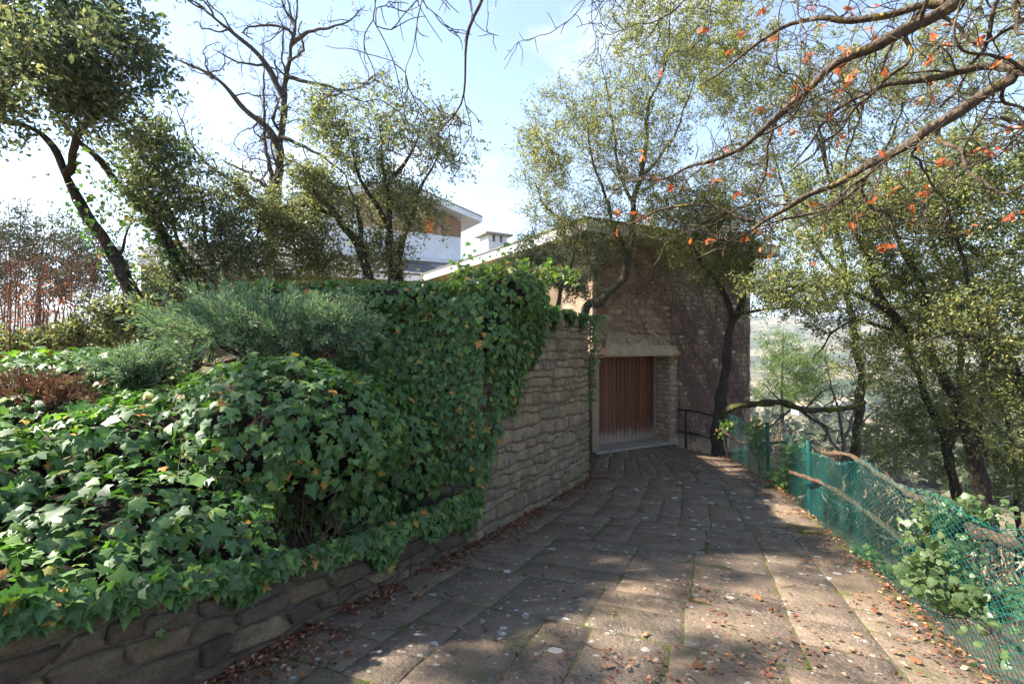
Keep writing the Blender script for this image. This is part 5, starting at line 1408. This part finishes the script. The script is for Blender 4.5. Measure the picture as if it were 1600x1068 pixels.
rng = np.random.default_rng(95)
rs = thing('red_stemmed_shrub', 'leafless shrub of upright red brown stems at the left edge', 'shrub', at(50, 545, 7.2))
for k in range(46):
    px = rng.uniform(-60, 128); Y = rng.uniform(6.4, 8.2); b0 = at(px, 548, Y); b0[2] = max(tz(b0[0], b0[1]), .6); topz = EYE + (534 - rng.uniform(300, 450)) / F * Y
    h_ = topz - b0[2]; ln_ = rng.normal(0, .10)
    sp = spline(np.array([b0, b0 + np.array([ln_ * .3 * h_, rng.normal(0, .05), h_ * .5]), b0 + np.array([ln_ * h_, rng.normal(0, .1), h_])]), .15)
    sp = sp + .012 * np.stack([wob(sp, 5, k), wob(sp, 5, k + 1), sp[:, 0] * 0], -1)
    obj('stem', tube_mesh('stem', [(sp, np.linspace(.011, .004, len(sp)), 5)], M['red_twig']), rs)
tub = []
for k in range(360):
    Y = rng.uniform(6.4, 8.0); p = at(rng.uniform(-40, 150), rng.uniform(400, 545), Y); d = unit(rng.normal(0, .8, 3) + np.array([0, 0, .7])); L = rng.uniform(.15, .5)
    tub.append((np.array([p, p + d * L * .5 + rng.normal(0, .02, 3), p + d * L]), np.array([.004, .003, .0018]), 3))
obj('twigs', tube_mesh('twigs', tub, M['red_twig']), rs, kind='stuff')
p = np.array([at(rng.uniform(-20, 120), rng.uniform(440, 540), rng.uniform(6.4, 7.8)) for _ in range(200)])
obj('dry_foliage', leaf_mesh('dry_foliage', p, unit(rng.normal(0, 1, p.shape) + np.array([0, 0, -.5])), unit(rng.normal(0, 1, p.shape)), rng.uniform(.05, .11, len(p)), M['dry_leaf_stuff'], rng, .4), rs, kind='stuff')

def climber(label, spots_, n, L, mat, seed, T=ROUND, TV=ROUND_VEIN, name='climber', single=0):
    rng = np.random.default_rng(seed); P_, tub = [], []
    base = at(*spots_[0][:3]); base = np.array([base[0], base[1], float(zg(base[1])) - .1])
    t_ = thing(name, label, 'climber', base)
    for px, py, Y, rx, rz, m in spots_:
        c = at(px, py, Y)
        q = c + np.clip(rng.normal(0, .55, (m, 3)), -1.2, 1.2) * np.array([rx / F * Y, .12, rz / F * Y]); P_.append(q)
        sp = spline(np.array([base, (base + c) / 2 + rng.normal(0, .06, 3), c]), .06); tub.append((sp, np.linspace(.009, .004, len(sp)), 5))
        for _ in range(max(3, m // 14)):
            e = q[rng.integers(m)]; sp = spline(np.array([c, (c + e) / 2 + rng.normal(0, .03, 3), e]), .05); tub.append((sp, np.linspace(.004, .002, len(sp)), 4))
    P_ = np.vstack(P_)
    Nn = np.tile(np.array([-.35, -.7, .5]), (len(P_), 1)) + rng.normal(0, .35, P_.shape)
    tip, nr = ivy_orient(unit(Nn), rng, .2, .55, .8)
    Ls = rng.uniform(L[0], L[1], len(P_))
    obj('stems', tube_mesh('stems', tub, M['creeper']), t_)
    obj('leaves', shape_mesh('leaves', T, TV, P_, tip, nr, Ls, M[mat], rng), t_, kind='stuff')
climber('pale round leaved climber sprawling over the near fence at the right',
        [(1480, 820, 3.95, 50, 42, 430), (1465, 880, 3.7, 48, 36, 340), (1500, 925, 3.45, 55, 28, 290), (1560, 935, 3.2, 50, 24, 150), (1530, 800, 4.0, 45, 22, 80), (1440, 905, 3.8, 22, 24, 40), (1550, 990, 3.0, 40, 40, 24)], 0, (.032, .062), 'round_leaf', 96)
climber('leafy ivy tuft wrapping the green fence post nearest the tree at the fence end', [(1187, 690, 10.2, 12, 34, 150), (1180, 672, 10.3, 18, 12, 60)], 0, (.06, .10), 'ivy_young', 97, IVY, IVY_VEIN)
climber('ivy spreading low on the fence between its two far posts', [(1235, 740, 8.4, 22, 40, 190), (1212, 760, 8.6, 22, 18, 70), (1240, 700, 8.5, 25, 14, 60)], 0, (.06, .10), 'ivy', 98, IVY, IVY_VEIN)
climber('small green ivy tuft at the foot of the fence beside the edge course', [(1352, 868, 5.35, 16, 16, 70), (1385, 890, 5.0, 18, 8, 34)], 0, (.05, .08), 'ivy_young', 99, IVY, IVY_VEIN)
climber('little ivy tuft at the foot of the trunk by the fence end', [(1140, 665, 11.2, 12, 9, 50), (1128, 672, 11.2, 8, 9, 30)], 0, (.05, .09), 'ivy_young', 100, IVY, IVY_VEIN)

# ------------------------------------------------------------------ leaf litter and small plants on the drive
rng = np.random.default_rng(41)
P_ = []
for _ in range(4000):
    y = rng.uniform(1.6, 9.8); d_ = rng.exponential(.13) ; P_.append((float(xl(y)) + .04 + d_, y))
for _ in range(1500):
    y = rng.uniform(2.2, 12.2); d_ = rng.exponential(.16); P_.append((float(xr(y)) + .08 - d_, y))
for _ in range(700):
    q = on_drive(rng.uniform(1040, 1200), rng.uniform(696, 740)); P_.append((q[0], q[1]))
cl = [on_drive(*c) for c in ((1010, 695), (980, 700), (540, 1000), (430, 1030), (360, 1050), (1150, 1000), (1230, 960), (1300, 1010), (1050, 1040), (850, 800), (880, 780), (700, 880), (1100, 930), (1190, 1050), (960, 1055))]
for c in cl:
    for _ in range(34): P_.append((c[0] + rng.normal(0, .16), c[1] + rng.normal(0, .2)))
for _ in range(900):
    y = 1.6 + 10 * rng.random() ** 1.2; P_.append((rng.uniform(float(xl(y)), float(xr(y))), y))
P_ = np.array([p for p in P_ if wob(np.array([p[0], p[1], 0.]), 2.1, 6) + .5 * wob(np.array([p[0], p[1], 0.]), 5.1, 2) > -.35 and xl(p[1]) + .03 < p[0] < xr(p[1]) + .2])
P3 = np.column_stack([P_, zg(P_[:, 1]) + rng.uniform(.006, .022, len(P_))])
d = rng.normal(0, 1, P3.shape); d[:, 2] *= .18
nr = unit(rng.normal(0, .28, P3.shape) + np.array([0, 0, 1]))
obj('leaf_litter', leaf_mesh('leaf_litter', P3, unit(d), nr, rng.uniform(.018, .055, len(P3)), M['litter'], rng, .55, .16), kind='stuff', label='small dry brown leaf litter along the driveway edges', category='leaf litter')
me0 = [np_mesh('fallen_leaf', OAK * np.array([1.25, 1, z_]), fan(OAK), M['litter_obj'], False, None, {'vein': OAK_VEIN}) for z_ in (.6, 1.5, -1.2)]
spots_ = [(500, 1012), (560, 985), (350, 1050), (375, 1040), (420, 1035), (330, 1058), (520, 1000), (540, 1020), (680, 895), (640, 935), (720, 930), (760, 990), (1098, 920), (940, 1045), (1010, 990), (1150, 985), (1230, 1000), (1290, 945), (1330, 990), (1390, 1020), (1190, 940), (1110, 870), (1160, 850), (1260, 880), (900, 900), (860, 860), (820, 840), (1020, 850), (990, 800), (1120, 790), (1080, 1045), (880, 1030), (1440, 1040), (1370, 960), (450, 1000), (470, 990), (590, 960), (610, 945), (665, 915), (745, 905)]
for k, (px, py) in enumerate(spots_):
    q = on_drive(px, py); q[2] += .016
    obj('fallen_leaf', me0[k % 3], mw=shape_matrix(q, unit(np.array([rng.normal(), rng.normal(), .05])), unit(np.array([rng.normal(0, .2), rng.normal(0, .2), 1])), rng.uniform(.05, .085)),
        label='single curled dry oak leaf lying on the driveway slabs', category='leaf', group='larger fallen leaves on the driveway')
tw = []
for _ in range(90):
    y = 1.8 + 6 * rng.random() ** 1.3; x = rng.uniform(float(xl(y)), float(xr(y))); a_ = rng.uniform(0, 6.28); L = rng.uniform(.05, .22)
    z = float(zg(y)) + .012; e = np.array([math.cos(a_), math.sin(a_), 0]) * L
    p0, p2 = np.array([x, y, z]), np.array([x, y, z]) + e; p2[2] = float(zg(p2[1])) + .014
    tw.append((np.array([p0, (p0 + p2) / 2 + rng.normal(0, .012, 3) * [1, 1, .3], p2]), np.array([.003, .0025, .0015]), 4))
obj('fallen_twigs', tube_mesh('fallen_twigs', tw, M['dead_wood']), kind='stuff', label='thin fallen twigs scattered over the driveway slabs', category='twigs')
# moss and grass tufts in the joints
mp, md = [], []
for _ in range(170):
    y = 2.2 + 8.5 * rng.random(); x = rng.uniform(float(xl(y)), float(xr(y)) - .3)
    if rng.random() < .5: x = float(xl(y)) + rng.exponential(.7)
    n_ = 26
    q = np.array([x, y, float(zg(y)) - .008]) + rng.normal(0, 1, (n_, 3)) * np.array([.035, .05, .002]); mp.append(q); md.append(unit(rng.normal(0, .6, (n_, 3)) + np.array([0, 0, .8])))
mp, md = np.vstack(mp), np.vstack(md)
n = NT('moss'); M['moss'] = leaf_material('moss_tuft', [(0, (.05, .065, .012)), (.6, (.10, .12, .02)), (1, (.17, .16, .04))], .8, .2, .2)
obj('joint_moss', leaf_mesh('joint_moss', mp, md, unit(rng.normal(0, 1, mp.shape)), rng.uniform(.012, .028, len(mp)), M['moss'], rng, .35), kind='stuff', label='moss tufts in the driveway joints', category='moss')

# ------------------------------------------------------------------ air: haze over the valley
n = NT('haze'); n.n.remove(n.b)
pv = n.n.new('ShaderNodeVolumePrincipled'); pv.inputs['Color'].default_value = (.82, .9, 1.0, 1); pv.inputs['Density'].default_value = .0004; pv.inputs['Anisotropy'].default_value = .2
n.l.new(pv.outputs[0], n.o.inputs['Volume'])
b = MB(); b.box((-4700, -4700, -40), (9400, 0, 0), (0, 9400, 0), (0, 0, 300))
obj('haze', b.mesh('haze', n.m), kind='stuff', label='thin pale haze filling the valley', category='haze')
